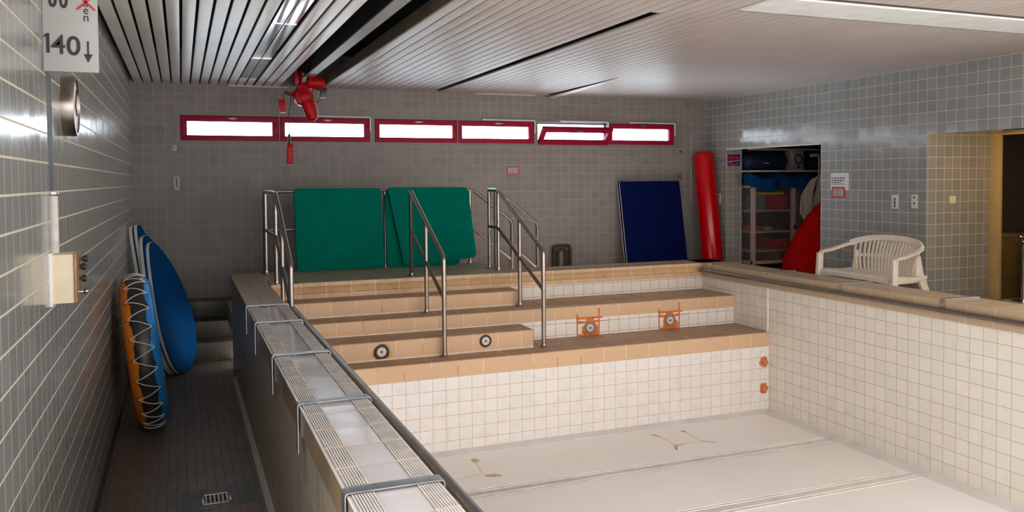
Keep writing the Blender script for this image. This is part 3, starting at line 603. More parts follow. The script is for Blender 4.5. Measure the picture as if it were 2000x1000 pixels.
# outline of the oval board in its own plane: s along the board's width, h up its slope
nb = Vector((math.cos(math.radians(20)), -math.sin(math.radians(20)), 0.25)).normalized()
su = Vector((math.sin(math.radians(20)), math.cos(math.radians(20)), 0)).normalized(); hu = nb.cross(su); hu = hu if hu.z > 0 else -hu
def oval_board(o, sw, sh, lean, label):
    """egg-shaped float board; o is the point where it touches the floor"""
    t = thing('float_board', label, 'float board', (o[0], o[1], ZF), 'blue float boards on the corridor wall')
    base = [(0.00,0.0),(0.27,0.03),(0.47,0.15),(0.58,0.38),(0.56,0.68),(0.44,0.96),(0.26,1.18),(0.08,1.33),(-0.03,1.36),(-0.11,1.30),(-0.18,1.10),(-0.25,0.78),(-0.27,0.45),(-0.19,0.14)]
    o = Vector(o); nb = Vector((math.cos(math.radians(20)), -math.sin(math.radians(20)), lean)).normalized(); hu = nb.cross(su); hu = hu if hu.z > 0 else -hu
    def pl(off): return [o + su*(x*sw) + hu*(y_*sh) + nb*off for x, y_ in base]
    for nm, off, th, mm in (('blue_face', 0.0, 0.012, BLUEB), ('white_foam', -0.0305, 0.030, FOAMW)):
        b = B(); P = catmull(pl(off)); zmin = min(p.z for p in P); P = [p + Vector((0,0,max(0, ZF+0.002-zmin))) for p in P]
        b.prism(P, nb*th)
        ob = b.build(nm, mm, t, t)
        if nm == 'white_foam': ob['label'] = 'white foam edge'
oval_board((-0.022, 8.99, ZF+0.006), 1.0, 1.0, 0.205, 'blue oval float board leaning on the corridor wall, front one showing its face')
oval_board((-0.070, 9.0, ZF+0.006), 0.97, 1.05, 0.205, 'blue oval float board leaning on the corridor wall, second from the front')
oval_board((-0.119, 9.01, ZF+0.006), 0.60, 1.13, 0.20, 'blue float board leaning on the corridor wall, third from the front')
oval_board((-0.168, 9.025, ZF+0.006), 0.55, 1.12, 0.20, 'blue float board leaning on the corridor wall, nearest the tiles')

# round raft leaning on the wall, lacing over a black inner tube
Rm, rm = 0.492, 0.116
cb_, ct = Vector((-0.243, 7.20, ZF+0.122)), Vector((-0.352, 7.20, ZF+0.122+0.974))
up = (ct-cb_).normalized(); ctr = (cb_+ct)/2; yv = Vector((-0.052,1,0)); yv = (yv-up*yv.dot(up)).normalized(); nx = up.cross(yv); nx = nx if nx.x > 0 else -nx
def tor(th, ph, r=rm, R_=None):
    """th round the ring (0 = towards the viewer, up positive), ph round the tube (0 = outer tread, + = blue side)"""
    rad = -yv*math.cos(th) + up*math.sin(th)
    return ctr + rad*((R_ or Rm) + r*math.cos(ph)) + nx*(r*math.sin(ph))
raft = thing('inflatable_raft', 'round orange and blue laced raft leaning on the corridor wall', 'raft', (-0.243, 7.20, ZF))
b = B(); N, n_ = 64, 24
b.skin([[b.bm.verts.new(tor(2*math.pi*i/N, 2*math.pi*j/n_)) for j in range(n_)] for i in range(N)], 0, closed=True); b.build('inner_tube', mat('black_rubber', (0.022,0.020,0.021), 0.38), raft, raft)
def cover(name, sgn, m, e0):
    b = B(); rings = []
    for i in range(N*2):
        th = 2*math.pi*i/(N*2); edge = e0 + 0.10*math.sin(th*17+sgn) + 0.06*math.sin(th*41+2*sgn)
        row = []
        for j in range(15):
            ph = edge + (math.pi-0.12-edge)*j/14
            wr = 1.03 + (0.02*math.sin(th*23+ph*5) if j < 3 else 0.012*math.sin(th*31+j))
            row.append(b.bm.verts.new(tor(th, sgn*ph, rm*wr)))
        rings.append(row)
    k = len(rings)
    for i in range(k):
        A, D = rings[i], rings[(i+1)%k]
        for j in range(14): b.bm.faces.new((A[j], A[j+1], D[j+1], D[j]))
    # close the face of the raft with a disc
    c0 = b.bm.verts.new(ctr + nx*(sgn*rm*0.75))
    for i in range(k): b.bm.faces.new((rings[i][14], c0, rings[(i+1)%k][14]))
    o = b.build(name, m, raft, raft, angle=60); return o
oc = cover('orange_cover', -1, mat('orange_vinyl', (0.72,0.19,0.008), 0.4, var=0.12, scale=14), 0.47)
bc = cover('blue_cover', 1, mat('light_blue_vinyl', (0.012,0.20,0.55), 0.3, var=0.12, scale=14), 0.53)
b = B(); NL = 24
for i in range(NL):
    a, a2 = 2*math.pi*(i+0.25)/NL, 2*math.pi*(i+0.75)/NL
    for p, d, cov in ((a, -0.70, oc), (a2, 0.74, bc)):
        e_ = B(); e_.lathe([(0.010,0),(0.010,0.004),(0.001,0.004)], tor(p, d, rm*1.035), tor(p, d, rm*2)-tor(p, d, rm), 0, 10); e_.build('eyelet', BLACK, cov, raft)
    nxt = 2*math.pi*(i+1.25)/NL
    for s_, e_ in (((a, -0.70), (a2, 0.74)), ((a2, 0.74), (nxt, -0.70))):
        b.tube([tor(s_[0]+(e_[0]-s_[0])*q/6, s_[1]+(e_[1]-s_[1])*q/6, rm*1.065) for q in range(7)], 0.0034, n=6)
b.build('lacing', mat('white_cord', (0.66,0.62,0.56), 0.7), raft, raft)

t = thing('tiled_steps', 'dark tiled steps at the far end of the corridor', 'steps', (0.0, 9.8, ZF))
for i, (y, z) in enumerate(((9.54,-1.735),(9.80,-1.545),(10.06,-1.352))):
    b = B(); b.box(XL+0.015, 0.452 if y < 9.09 else 0.62, y, YB-0.002, ZF+0.002 if i == 0 else (-1.735,-1.545)[i-1]+0.001, z, bev=0.004); b.build('step', T_STAIR, t, t)
t = thing('floor_drain', 'small steel floor drain in a dark tiled patch of the corridor floor', 'drain', (0.16, 5.4, ZF))
b = B(); b.box(-0.035, 0.385, 5.2, 5.56, ZF+0.0005, ZF+0.004); b.build('tile_patch', T_DARKP, t, t)
b = B()
for q in ((0.075,0.095,5.27,5.44),(0.235,0.255,5.27,5.44),(0.075,0.255,5.27,5.285),(0.075,0.255,5.425,5.44)): b.box(q[0],q[1],q[2],q[3], ZF+0.004, ZF+0.010, bev=0.002)
for k in range(6): b.box(0.10+k*0.024, 0.112+k*0.024, 5.285, 5.425, ZF+0.004, ZF+0.008)
b.build('grate', STEEL, t, t)
b = B(); b.box(0.096, 0.234, 5.286, 5.424, ZF+0.0038, ZF+0.0052); b.build('opening', DARK, t, t)

# ------------------------------------------------------------------ left wall fittings
SG = mat('white_sign_face', (0.37,0.365,0.355), 0.45, var=0.02); INK = mat('black_print', (0.012,0.012,0.014), 0.5); REDI = mat('red_print', (0.55,0.01,0.03), 0.5)
t = thing('depth_sign', 'white hanging sign with large black 140 and a down arrow', 'sign', (-0.40, 3.8, 0.45))
b = B(); b.box(-0.500, -0.301, 3.80, 3.812, 0.449, 1.10, bev=0.002); b.build('panel', SG, t, t)
yf = 3.7985
b = B(); b.prism([(-0.499,yf-0.001,0.583),(-0.4935,yf-0.001,0.594),(-0.4855,yf-0.001,0.600),(-0.4765,yf-0.001,0.600),(-0.4765,yf-0.001,0.522),(-0.4885,yf-0.001,0.522),(-0.4885,yf-0.001,0.586)], (0,0.002,0)); b.build('digit', INK, t, t)
text('digit', '4', -0.472, -0.421, 0.519, 0.596, yf, INK, t, t, bold=0.0007); text('digit', '0', -0.4165, -0.366, 0.515, 0.593, yf, INK, t, t, bold=0.0016)
b = B(); b.box(-0.3425, -0.3355, yf-0.001, yf+0.001, 0.515, 0.575); b.prism([(-0.3555,yf-0.001,0.522), (-0.3390,yf-0.001,0.488), (-0.3225,yf-0.001,0.522)], (0,0.002,0)); b.build('arrow', INK, t, t)
text('digit', '0', -0.478, -0.447, 0.704, 0.770, yf, INK, t, t, bold=0.003); text('digit', '0', -0.439, -0.408, 0.702, 0.768, yf, INK, t, t, bold=0.003)
for k, ch in enumerate('gen'): text('letter', ch, -0.352, -0.3345, (0.7125, 0.6835, 0.6545)[k], (0.739, 0.7055, 0.677)[k], yf, INK, t, t, bold=0.0)
b = B()
for sg in (1, -1):
    M = Matrix.Rotation(sg*math.radians(44), 3, 'Y'); b.obox((-0.343, yf-0.0015, 0.732), M, (0.045, 0.001, 0.0038))
b.build('red_cross', REDI, t, t)
t = thing('wall_clock', 'round silver wall clock on the left wall seen edge on', 'clock', (-0.48, 4.44, 0.36))
b = B(); b.lathe([(0.14,0.0),(0.142,0.045),(0.138,0.056),(0.126,0.056),(0.124,0.045)], (XL, 4.44, 0.362), (1,0,0), 0, 48); b.build('case', STEEL, t, t)
b = B(); b.lathe([(0.126,0.0),(0.126,0.004),(0.001,0.004)], (XL+0.043, 4.44, 0.362), (1,0,0), 0, 48); b.build('dial', WHITEP, t, t)
for nm, L_, a in (('minute_hand', 0.10, 0.6), ('hour_hand', 0.068, 2.2)):
    b = B(); d = Vector((0, math.sin(a), math.cos(a))); b.tube([Vector((XL+0.05, 4.44, 0.362)), Vector((XL+0.05, 4.44, 0.362))+d*L_], 0.003, n=6); b.build(nm, BLACK, t, t)
b = B(); b.box(XL-0.002, XL+0.0015, 3.90, 4.03, -0.03, 0.46); struct(b, 'trim_5', mat('dark_joint', (0.075,0.078,0.085), 0.5))
t = thing('control_box', 'cream box with black knobs and a steel lever on the left wall', 'control box', (-0.46, 3.9, -0.4))
b = B(); b.box(XL, -0.414, 3.83, 3.99, -0.492, -0.291, bev=0.006); b.build('housing', CREAM, t, t)
b = B(); b.box(XL, XL+0.012, 3.82, 4.0, -0.502, -0.285, bev=0.002); b.build('wall_plate', WHITEP, t, t)
b = B(); b.box(-0.414, -0.404, 3.825, 4.01, -0.489, -0.288, bev=0.002); fp = b.build('front_plate', mat('copper_brown_plate', (0.30,0.17,0.09), 0.4, metal=0.3, var=0.2, scale=20), t, t)
for z, lg in ((-0.318, 1), (-0.352, 0), (-0.402, 0)):
    b = B(); b.lathe([(0.008,0),(0.008,0.008),(0.014,0.010),(0.015,0.022),(0.012,0.026),(0.001,0.026)], (-0.404+(0.006 if lg else 0), 3.93, z), (1,0,0), 0, 16)
    b.build('knob', BLACK, t, t)
b = B(); b.tube([(-0.404, 3.93, -0.458), (-0.372, 3.93, -0.456)], 0.0065, n=10); b.lathe([(0.011,0),(0.011,0.008)], (-0.390, 3.93, -0.457), (1,0,0), 1, 14); b.build('lever', [CHROME, BLACK], t, t)
b = B(); b.tube([(XL+0.010, 3.915, -0.29), (XL+0.010, 3.915, -0.05)], 0.020, n=14); b.lathe([(0.020,0),(0.024,0.006),(0.022,0.016),(0.001,0.016)], (XL+0.010, 3.915, -0.052), (0,0,1), 1, 14)
tag(b.build('pipe_cover', [mat('chalky_plaster', (0.52,0.49,0.45), 0.7, var=0.12, scale=25), CHROME]), 'chalky vertical pipe cover above the cream control box', 'pipe')

# ------------------------------------------------------------------ back wall fittings
def notice(name, x0, x1, z0, z1, label, cat, wall, border=None, lines=(), face=SG):
    """paper on the back wall (wall='B'), the right wall ('R') ; lines = (f_top, f_left, f_right, material)"""
    t = thing(name, label, cat, ((x0+x1)/2, YB-0.002, z0) if wall == 'B' else (XR-0.002, (x0+x1)/2, z0))
    def put(b, u0, u1, v0, v1, d0, d1):
        if wall == 'B': b.box(u0, u1, YB-d1, YB-d0, v0, v1)
        else: b.box(XR-d1, XR-d0, min(u0,u1), max(u0,u1), v0, v1)
    b = B(); put(b, x0, x1, z0, z1, 0.0, 0.003); b.build('sheet' if border is None else 'border', border or face, t, t)
    if border is not None:
        m = 0.10; wx, wz = x1-x0, z1-z0; b = B(); put(b, x0+m*wx, x1-m*wx, z0+0.13*wz, z1-0.15*wz, 0.003, 0.004); b.build('sheet', face, t, t)
    b = B(); rng = random.Random(len(label))
    for ft, fl, fr, fh in lines:
        u = fl
        while u < fr:
            wl = min(rng.uniform(0.05, 0.16), fr-u); a0, a1 = x0+(x1-x0)*u, x0+(x1-x0)*(u+wl); zt = z1-(z1-z0)*ft; put(b, a0, a1, zt-(z1-z0)*fh, zt, 0.004, 0.0046); u += wl+0.03
    if lines: b.build('print', INK, t, t)
    return t
notice('notice', 4.035, 4.208, 0.070, 0.178, 'small red bordered notice on the back wall under the windows', 'notice', 'B', border=REDI, lines=[(0.26+0.13*k, 0.16, 0.8, 0.035) for k in range(5)])
t = thing('wall_plate', 'grey switch plate with a black slot on the left of the back wall', 'switch', (-0.05, YB, -0.03))
b = B(); b.box(-0.078, -0.012, YB-0.012, YB, -0.088, 0.066, bev=0.003); b.build('plate', mat('grey_plate', (0.42,0.38,0.36), 0.4, var=0.2, scale=30), t, t)
b = B(); b.box(-0.052, -0.034, YB-0.0145, YB-0.011, -0.05, 0.05); b.build('slot', BLACK, t, t)
def hook(x, z, label, m):
    t = thing('wall_stud', label, 'fitting', (x, YB, z), 'small fittings under the window ends')
    b = B(); b.box(x-0.024, x+0.024, YB-0.012, YB, z-0.026, z+0.026, bev=0.004); b.build('base', m, t, t)
    b = B(); b.lathe([(0.012,0),(0.012,0.012),(0.001,0.012)], (x, YB-0.01, z), (0,-1,0), 0, 14); b.build('stud', BLACK, t, t)
hook(-0.062, 0.392, 'small white fitting with a black stud below the left window end', WHITEC); hook(6.735, 0.39, 'small grey fitting with a black stud below the right window end', mat('grey_fitting', (0.2,0.18,0.17), 0.5))
b = B(); b.box(6.675, 6.745, YB-0.015, YB, -0.03, 0.078, bev=0.003); tag(b.build('junction_box', mat('brown_box', (0.17,0.11,0.10), 0.5, var=0.25, scale=40)), 'small brown junction box above the navy mats', 'box')
b = B(); b.tube([(6.915, YB-0.008, -0.36), (6.915, YB-0.008, 0.64)], 0.006, n=8); tag(b.build('conduit', mat('grey_conduit', (0.40,0.37,0.35), 0.5)), 'thin grey conduit on the back wall beside the red roll', 'conduit')

# ------------------------------------------------------------------ right wall fittings
notice('notice', 7.825, 7.538, -0.150, 0.052, 'white paper notice with black print on the right wall', 'notice', 'R', lines=[(0.26,0.06,0.8,0.06),(0.40,0.06,0.75,0.06),(0.53,0.06,0.62,0.05),(0.64,0.06,0.8,0.03)], face=mat('white_paper', (0.62,0.61,0.64), 0.6))
t = thing('notice', 'red framed notice overlapping the foot of the white paper notice', 'notice', (XR-0.005, 7.69, -0.24))
b = B(); b.box(XR-0.008, XR-0.0047, 7.594, 7.798, -0.240, -0.112); b.build('border', REDI, t, t)
b = B(); b.box(XR-0.009, XR-0.008, 7.612, 7.780, -0.222, -0.132); b.build('sheet', SG, t, t)
b = B()
for k in range(5):
    b.box(XR-0.0096, XR-0.009, 7.64+0.02*(k%3), 7.77, -0.145-0.016*k-0.003, -0.145-0.016*k)
b.build('print', INK, t, t)
def socket(y0, y1, z0, z1, holes, label):
    t = thing('wall_socket', label, 'socket', (XR, (y0+y1)/2, z0), 'sockets on the right wall')
    b = B(); b.box(XR-0.012, XR, y0, y1, z0, z1, bev=0.003); b.build('plate', WHITEC, t, t)
    for f in holes:
        b = B(); b.lathe([(0.011,0),(0.011,0.004),(0.001,0.004)], (XR-0.011, (y0+y1)/2-0.004, z0+(z1-z0)*f), (-1,0,0), 0, 14); b.build('jack', BLACK, t, t)
socket(6.818, 6.900, -0.344, -0.192, (0.18, 0.36, 0.52, 0.70), 'tall white socket plate with four black jacks on the right wall')
socket(6.562, 6.641, -0.332, -0.188, (0.36, 0.80), 'white socket plate with two jacks on the right wall')
socket(10.003, 10.085, -0.358, -0.220, (0.3, 0.7), 'white socket plate beside the red roll')
t = thing('light_switch', 'square cream light switch on the warm recess wall', 'light switch', (7.547, RY1, -0.28))
b = B(); b.box(7.506, 7.588, RY1-0.010, RY1, -0.282, -0.205, bev=0.003); b.build('plate', CREAM, t, t)
b = B(); b.box(7.522, 7.572, RY1-0.014, RY1-0.009, -0.27, -0.217, bev=0.002); b.build('rocker', CREAM, t, t)
t = thing('poster', 'small dark poster with magenta shapes beside the storage niche', 'poster', (7.31, NY1, 0.16))
b = B(); b.box(7.195, 7.435, NY1-0.007, NY1-0.003, 0.160, 0.350); b.build('sheet', mat('poster_white', (0.4,0.4,0.45), 0.4), t, t)
b = B(); b.box(7.205, 7.425, NY1-0.008, NY1-0.007, 0.170, 0.340); b.build('picture', mat('poster_navy', (0.02,0.025,0.06), 0.4, var=0.4, scale=18), t, t)
b = B(); blob(b, (7.27,0.29), 0.045, NY1-0.008, axis='Y', asp=1.2); blob(b, (7.37,0.285), 0.04, NY1-0.008, axis='Y', asp=1.2); blob(b, (7.26,0.205), 0.03, NY1-0.008, axis='Y', asp=1.8); b.build('magenta_shapes', mat('poster_magenta', (0.38,0.01,0.08), 0.4), t, t)
b = B(); line(b, (7.21,0.232), (7.42,0.250), 0.014, NY1-0.0082, 0, 'Y'); line(b, (7.28,0.18), (7.42,0.212), 0.008, NY1-0.0082, 0, 'Y'); b.build('white_bands', SG, t, t)

# ------------------------------------------------------------------ plastic garden bench
bench = thing('garden_bench', 'white plastic two seat garden bench with slatted curved back', 'bench', (6.66, 6.63, ZB))
PL = mat('aged_white_plastic', (0.76,0.67,0.565), 0.42, var=0.05, scale=10)
def bp(s, d, h): return Vector((6.40+d, 6.63+s*0.965, ZB-0.03+h*0.967))    # s to the image left (+y), d back, h up
HW = 0.53
# seat: dished slab with a deep front apron
b = B(); rows = []
for i in range(13):
    s = -HW+0.03 + (2*HW-0.06)*i/12; e = abs(s)/HW
    pr = [(-0.005,0.335),(0.0,0.405),(0.02,0.425),(0.10,0.415+0.012*e*e),(0.30,0.395+0.02*e*e),(0.44,0.405+0.02*e*e),(0.47,0.42),(0.465,0.39),(0.30,0.372),(0.05,0.385),(0.02,0.345)]
    rows.append([b.bm.verts.new(bp(s, d - 0.03*(1-e*e)*(1 if d < 0.05 else 0) + 0.0, h - (0.035*(1-e**4) if (d <= 0.02 and h < 0.36) else 0)*-1)) for d, h in pr])
b.skin(rows); b.build('seat', PL, bench, bench)
def back_d(s): return 0.50 - 0.16*(abs(s)/HW)**3
top = lambda s: 0.775 - 0.055*(abs(s)/HW)**2 - 0.05*(abs(s)/HW)**6
b = B(); P = [bp(s, back_d(s)+0.03, top(s)) for s in [(-0.49+0.98*i/28) for i in range(29)]]
b.sweep(P, lambda i: (0.25,0,1), 0.062, 0.028)
P = [bp(s, back_d(s)-0.015, 0.575-0.012*(s/HW)**2) for s in [(-0.43+0.86*i/20) for i in range(21)]]; b.sweep(P, lambda i: (0.2,0,1), 0.034, 0.016)
bf = b.build('back_frame', PL, bench, bench)
for i in range(19):
    f = -1+2*i/18; st, sb = f*0.445, f*0.385
    b = B(); n_ = 7; P = []
    for k in range(n_):
        u = k/(n_-1); s = sb+(st-sb)*u; h = 0.41+(top(st)-0.02-0.41)*u; P.append(bp(s, (back_d(sb)-0.045)*(1-u)+(back_d(st)+0.03)*u - 0.02*math.sin(math.pi*u), h))
    b.sweep(P, lambda i: (0.1*f, 1, 0), 0.030, 0.009); b.build('back_slat', PL, bench, bench)
for sg in (1, -1):
    # back post with rear leg, armrest curling from the back frame to the front leg
    b = B(); P = b.path([bp(sg*0.485, back_d(0.485)+0.03, 0.70), bp(sg*0.515, 0.30, 0.665), bp(sg*0.525, 0.14, 0.625), bp(sg*0.525, 0.035, 0.615), bp(sg*0.525, 0.015, 0.565)], 0.10)
    b.sweep(P, lambda i: (0, 1, 0.1), 0.052, 0.022); b.build('armrest', PL, bench, bench)
    b = B(); P = [bp(sg*0.525, 0.012, 0.60), bp(sg*0.527, 0.008, 0.48), bp(sg*0.53, 0.0, 0.30), bp(sg*0.535, -0.02, 0.03)]
    b.sweep(P, lambda i: (1,0,0), [0.062,0.066,0.07,0.055], [0.034,0.036,0.036,0.03]); b.build('leg', PL, bench, bench)
    b = B(); P = [bp(sg*0.415, back_d(0.41)-0.0, 0.62), bp(sg*0.425, 0.43, 0.44), bp(sg*0.455, 0.47, 0.30), bp(sg*0.50, 0.55, 0.03)]
    b.sweep(P, lambda i: (1,0,0), [0.045,0.10,0.08,0.05], [0.03,0.034,0.034,0.03]); b.build('leg', PL, bench, bench)
    b = B(); b.sweep([bp(sg*0.525, 0.02, 0.385), bp(sg*0.50, 0.25, 0.385), bp(sg*0.44, 0.45, 0.385)], lambda i: (0,0,1), 0.055, 0.02); b.build('side_apron', PL, bench, bench)

# ------------------------------------------------------------------ storage niche
WOODP = mat('pinkish_painted_wood', (0.42,0.33,0.30), 0.55, var=0.1)
cg = thing('mesh_locker', 'wire mesh storage locker with pale wooden frame inside the niche', 'locker', (8.1, 9.9, ZB))
CX0, CX1, CY0, CY1, CZ0, CZ1 = 7.50, 8.72, 9.69, 10.22, -1.225, -0.095
b = B()
for (x, y) in ((CX0,CY0),(CX1,CY0),(CX0,CY1-0.05),(CX1,CY1-0.05)): b.box(x, x+0.055, y, y+0.05, ZB, CZ1, bev=0.003)
b.box(8.195, 8.26, CY0-0.004, CY0+0.045, CZ0, CZ1, bev=0.003)
for z in (CZ0, CZ1-0.045): b.box(CX0, CX1+0.055, CY0+0.002, CY0+0.045, z, z+0.045); b.box(CX0+0.002, CX0+0.045, CY0, CY1, z, z+0.045)
b.build('frame', WOODP, cg, cg)
for z in (-0.47, -0.77, -1.04): b = B(); b.box(CX0+0.01, CX1+0.045, CY0+0.01, CY1, z-0.012, z+0.012); b.build('shelf', mat('locker_shelf', (0.30,0.24,0.21), 0.6), cg, cg)
b = B(); x = CX0+0.07
while x < CX1: b.box(x-0.0013, x+0.0013, CY0+0.004, CY0+0.007, CZ0, CZ1); x += 0.028
z = CZ0+0.05
while z < CZ1: b.box(CX0+0.05, CX1, CY0+0.001, CY0+0.004, z-0.0013, z+0.0013); b.box(CX0+0.006, CX0+0.009, CY0, CY1, z-0.0013, z+0.0013); z += 0.028
y = CY0+0.06
while y < CY1: b.box(CX0+0.003, CX0+0.006, y-0.0013, y+0.0013, CZ0, CZ1); y += 0.028
b.build('wire_mesh', mat('galvanised_wire', (0.36,0.30,0.27), 0.5, metal=0.4), cg, cg)
b = B(); b.box(8.215, 8.24, CY0-0.03, CY0, -0.735, -0.70, bev=0.003); b.tube([(8.2275, CY0-0.02, -0.70), (8.21, CY0-0.02, -0.68), (8.2275, CY0-0.02, -0.665), (8.245, CY0-0.02, -0.68), (8.2275, CY0-0.02, -0.70)], 0.005, n=6); b.build('padlock', BLACK, cg, cg)
def floaty(x0, x1, z0, z1, col, label, name='swim_float', y0=9.75, y1=10.1):
    b = B(); b.box(x0, x1, y0, y1, z0, z1, bev=min(0.02, (z1-z0)*0.3)); tag(b.build(name, mat(name+'_'+label.split()[0], col, 0.5)), label, 'swim float', 'floats stored in the mesh locker')
floaty(7.60, 7.78, -0.456, -0.25, (0.10,0.13,0.11), 'grey green swim float under the left end of the yellow noodle')
floaty(7.92, 8.17, -0.456, -0.25, (0.33,0.015,0.015), 'red swim float on the top shelf of the mesh locker')
floaty(7.56, 7.74, -0.756, -0.69, (0.36,0.02,0.015), 'red flat swim float on the middle shelf of the mesh locker')
floaty(7.92, 8.18, -1.026, -0.88, (0.34,0.015,0.015), 'red swim float on the lower shelf of the mesh locker')
floaty(7.76, 7.90, -0.756, -0.70, (0.20,0.28,0.34), 'pale blue swim float on the middle shelf of the mesh locker')
floaty(7.85, 8.18, -1.21, -1.08, (0.17,0.07,0.03), 'brown swim float at the bottom of the mesh locker')
b = B(); b.tube([(7.585, 9.80, -0.225), (8.14, 9.82, -0.222)], 0.022, n=12)
tag(b.build('pool_noodle', mat('yellow_foam', (0.62,0.36,0.01), 0.6)), 'yellow foam noodle near the top of the mesh locker', 'pool noodle')
# tarp over the locker
b = B(); nxs, rows = 30, []
for j in range(9):
    row = []
    for i in range(nxs+1):
        x = 7.315 + 1.20*i/nxs; wv = math.sin(i*0.9)*0.012+math.sin(i*0.37+1)*0.014
        y, z = ((10.15,-0.01),(9.95,0.025),(9.75,0.045),(9.655,0.03),(9.63,-0.02),(9.635,-0.075),(9.645,-0.13+wv),(9.665,-0.165+wv*1.6 + (0.07 if i < 6 else 0)),(9.672,-0.168+wv*1.6 + (0.07 if i < 6 else 0)))[j]
        if y > 9.7: x = max(x, 7.475)
        row.append(b.bm.verts.new((x, y + (wv*0.8 if j > 2 else 0), z + (wv if j < 4 else 0)+ (0.02*math.sin(i*0.5) if j < 4 else 0))))
    rows.append(row)
for j in range(8):
    for i in range(nxs): b.bm.faces.new((rows[j][i], rows[j][i+1], rows[j+1][i+1], rows[j+1][i]))
r = bmesh.ops.solidify(b.bm, geom=b.bm.faces[:], thickness=0.05)
tag(b.build('tarpaulin', mat('blue_tarpaulin', (0.005,0.085,0.27), 0.45, var=0.2, scale=10)), 'blue tarpaulin lying folded over the mesh locker', 'tarpaulin')
b = B(); b.box(7.462, 9.09, 9.66, 10.255, 0.086, 0.108, bev=0.002); tag(b.build('niche_shelf', mat('pale_shelf_board', (0.48,0.44,0.41), 0.5)), 'pale shelf board across the storage niche', 'shelf')
b = B(); b.box(7.462, 9.09, 9.72, 9.76, 0.395, 0.42, bev=0.002); tag(b.build('shelf_rail', mat('pale_rail', (0.34,0.27,0.24), 0.5)), 'pale wooden rail under the head of the storage niche', 'rail')
t = thing('sports_bag', 'dark navy holdall on the niche shelf', 'bag', (7.8, 9.9, 0.108))
b = B(); b.lathe([(0.02,0),(0.10,0.01),(0.118,0.05),(0.122,0.30),(0.122,0.45),(0.118,0.66),(0.10,0.70),(0.02,0.71)], (7.48, 9.88, 0.2315), (1,0,0), 0, 28); b.build('bag_body', mat('navy_nylon', (0.008,0.014,0.05), 0.5, var=0.3, scale=12), t, t)
b = B(); b.tube([(7.70, 9.77, 0.18), (7.72, 9.745, 0.26), (7.86, 9.74, 0.265), (7.89, 9.77, 0.18)], 0.008, n=8, fillet=0.03); b.build('handle', BLACK, t, t)
b = B(); b.box(7.76, 7.83, 9.752, 9.757, 0.205, 0.215); b.build('badge', WHITEC, t, t)
t = thing('loudspeaker', 'grey loudspeaker with a round black cone on the niche shelf', 'loudspeaker', (8.24, 9.8, 0.108))
b = B(); b.box(8.235, 8.425, 9.72, 9.90, 0.109, 0.392, bev=0.006); b.build('cabinet', mat('grey_cabinet', (0.24,0.21,0.19), 0.5), t, t)
b = B(); b.lathe([(0.075,0),(0.075,0.006),(0.062,0.006),(0.03,-0.005),(0.001,0.0)], (8.33, 9.722, 0.265), (0,-1,0), 0, 28); b.build('cone', BLACK, t, t)
b = B(); b.lathe([(0.022,0),(0.022,0.004),(0.001,0.004)], (8.33, 9.72, 0.155), (0,-1,0), 0, 18); b.build('tweeter', BLACK, t, t)
t = thing('stand', 'grey pole stand with a small green tray in the storage niche', 'stand', (8.62, 9.6, ZB))
b = B(); b.tube([(8.60, 9.60, ZB), (8.60, 9.60, 0.30)], 0.022, n=12); b.lathe([(0.12,0),(0.12,0.012),(0.03,0.02)], (8.60, 9.60, ZB), (0,0,1), 0, 24); b.build('pole', STEELD, t, t)
b = B(); b.box(8.48, 8.72, 9.50, 9.66, 0.30, 0.345, bev=0.006); b.build('tray', mat('sea_green_plastic', (0.12,0.30,0.26), 0.5), t, t)
# coil of rope on a hook on the pole stand
b = B(); rp = random.Random(3)
for k in range(8):
    a0, zz, yy = -0.13+0.018*k, -0.50-0.045*(k % 4)-0.02*k*0.3, 9.50-0.008*k
    b.tube([(8.475, yy, 0.0+0.006*k), (8.370+0.004*k, yy, -0.03), (8.470+a0-0.15, yy-0.012, -0.25), (8.470+a0-0.17+0.02*(k%3), yy-0.012, zz), (8.470+a0-0.12, yy, zz-0.05), (8.470+a0-0.08+0.01*k, yy, zz+0.05), (8.465, yy, -0.2), (8.485, yy, 0.0+0.006*k)], 0.012, n=8, fillet=0.06)
b.tube([(8.36, 9.47, -0.30), (8.30, 9.47, -0.45), (8.295, 9.47, -0.60)], 0.010, n=8); b.lathe([(0.016,0),(0.016,0.07),(0.01,0.075)], (8.295, 9.47, -0.665), (0,0,1), 1, 12)
b.tube([(8.60, 9.59, 0.03), (8.58, 9.40, 0.02), (8.58, 9.40, 0.05)], 0.008, n=8)
tag(b.build('rope', [mat('hemp_rope', (0.50,0.42,0.33), 0.8, var=0.2, scale=60), WHITEC]), 'coil of pale rope hanging in the storage niche', 'rope')
t = thing('inflatable_cone', 'large ribbed red inflatable cone standing inside the niche', 'inflatable', (8.22, 8.98, ZB))
b = B(); b.lathe([(0.40,0.0),(0.50,0.02),(0.545,0.10),(0.52,0.25),(0.435,0.45),(0.335,0.65),(0.22,0.83),(0.115,0.96),(0.04,1.02),(0.001,1.03)], (8.22, 9.08, ZB), (0,0,1), 0, 144, mod=lambda a: 1+0.012*abs(math.sin(a*18))); b.build('cone_body', REDF, t, t)
b = B(); b.lathe([(0.02,0),(0.02,0.02),(0.001,0.022)], (8.22, 9.08, ZB+1.028), (0,0,1), 0, 12); b.build('valve', BLACK, t, t)

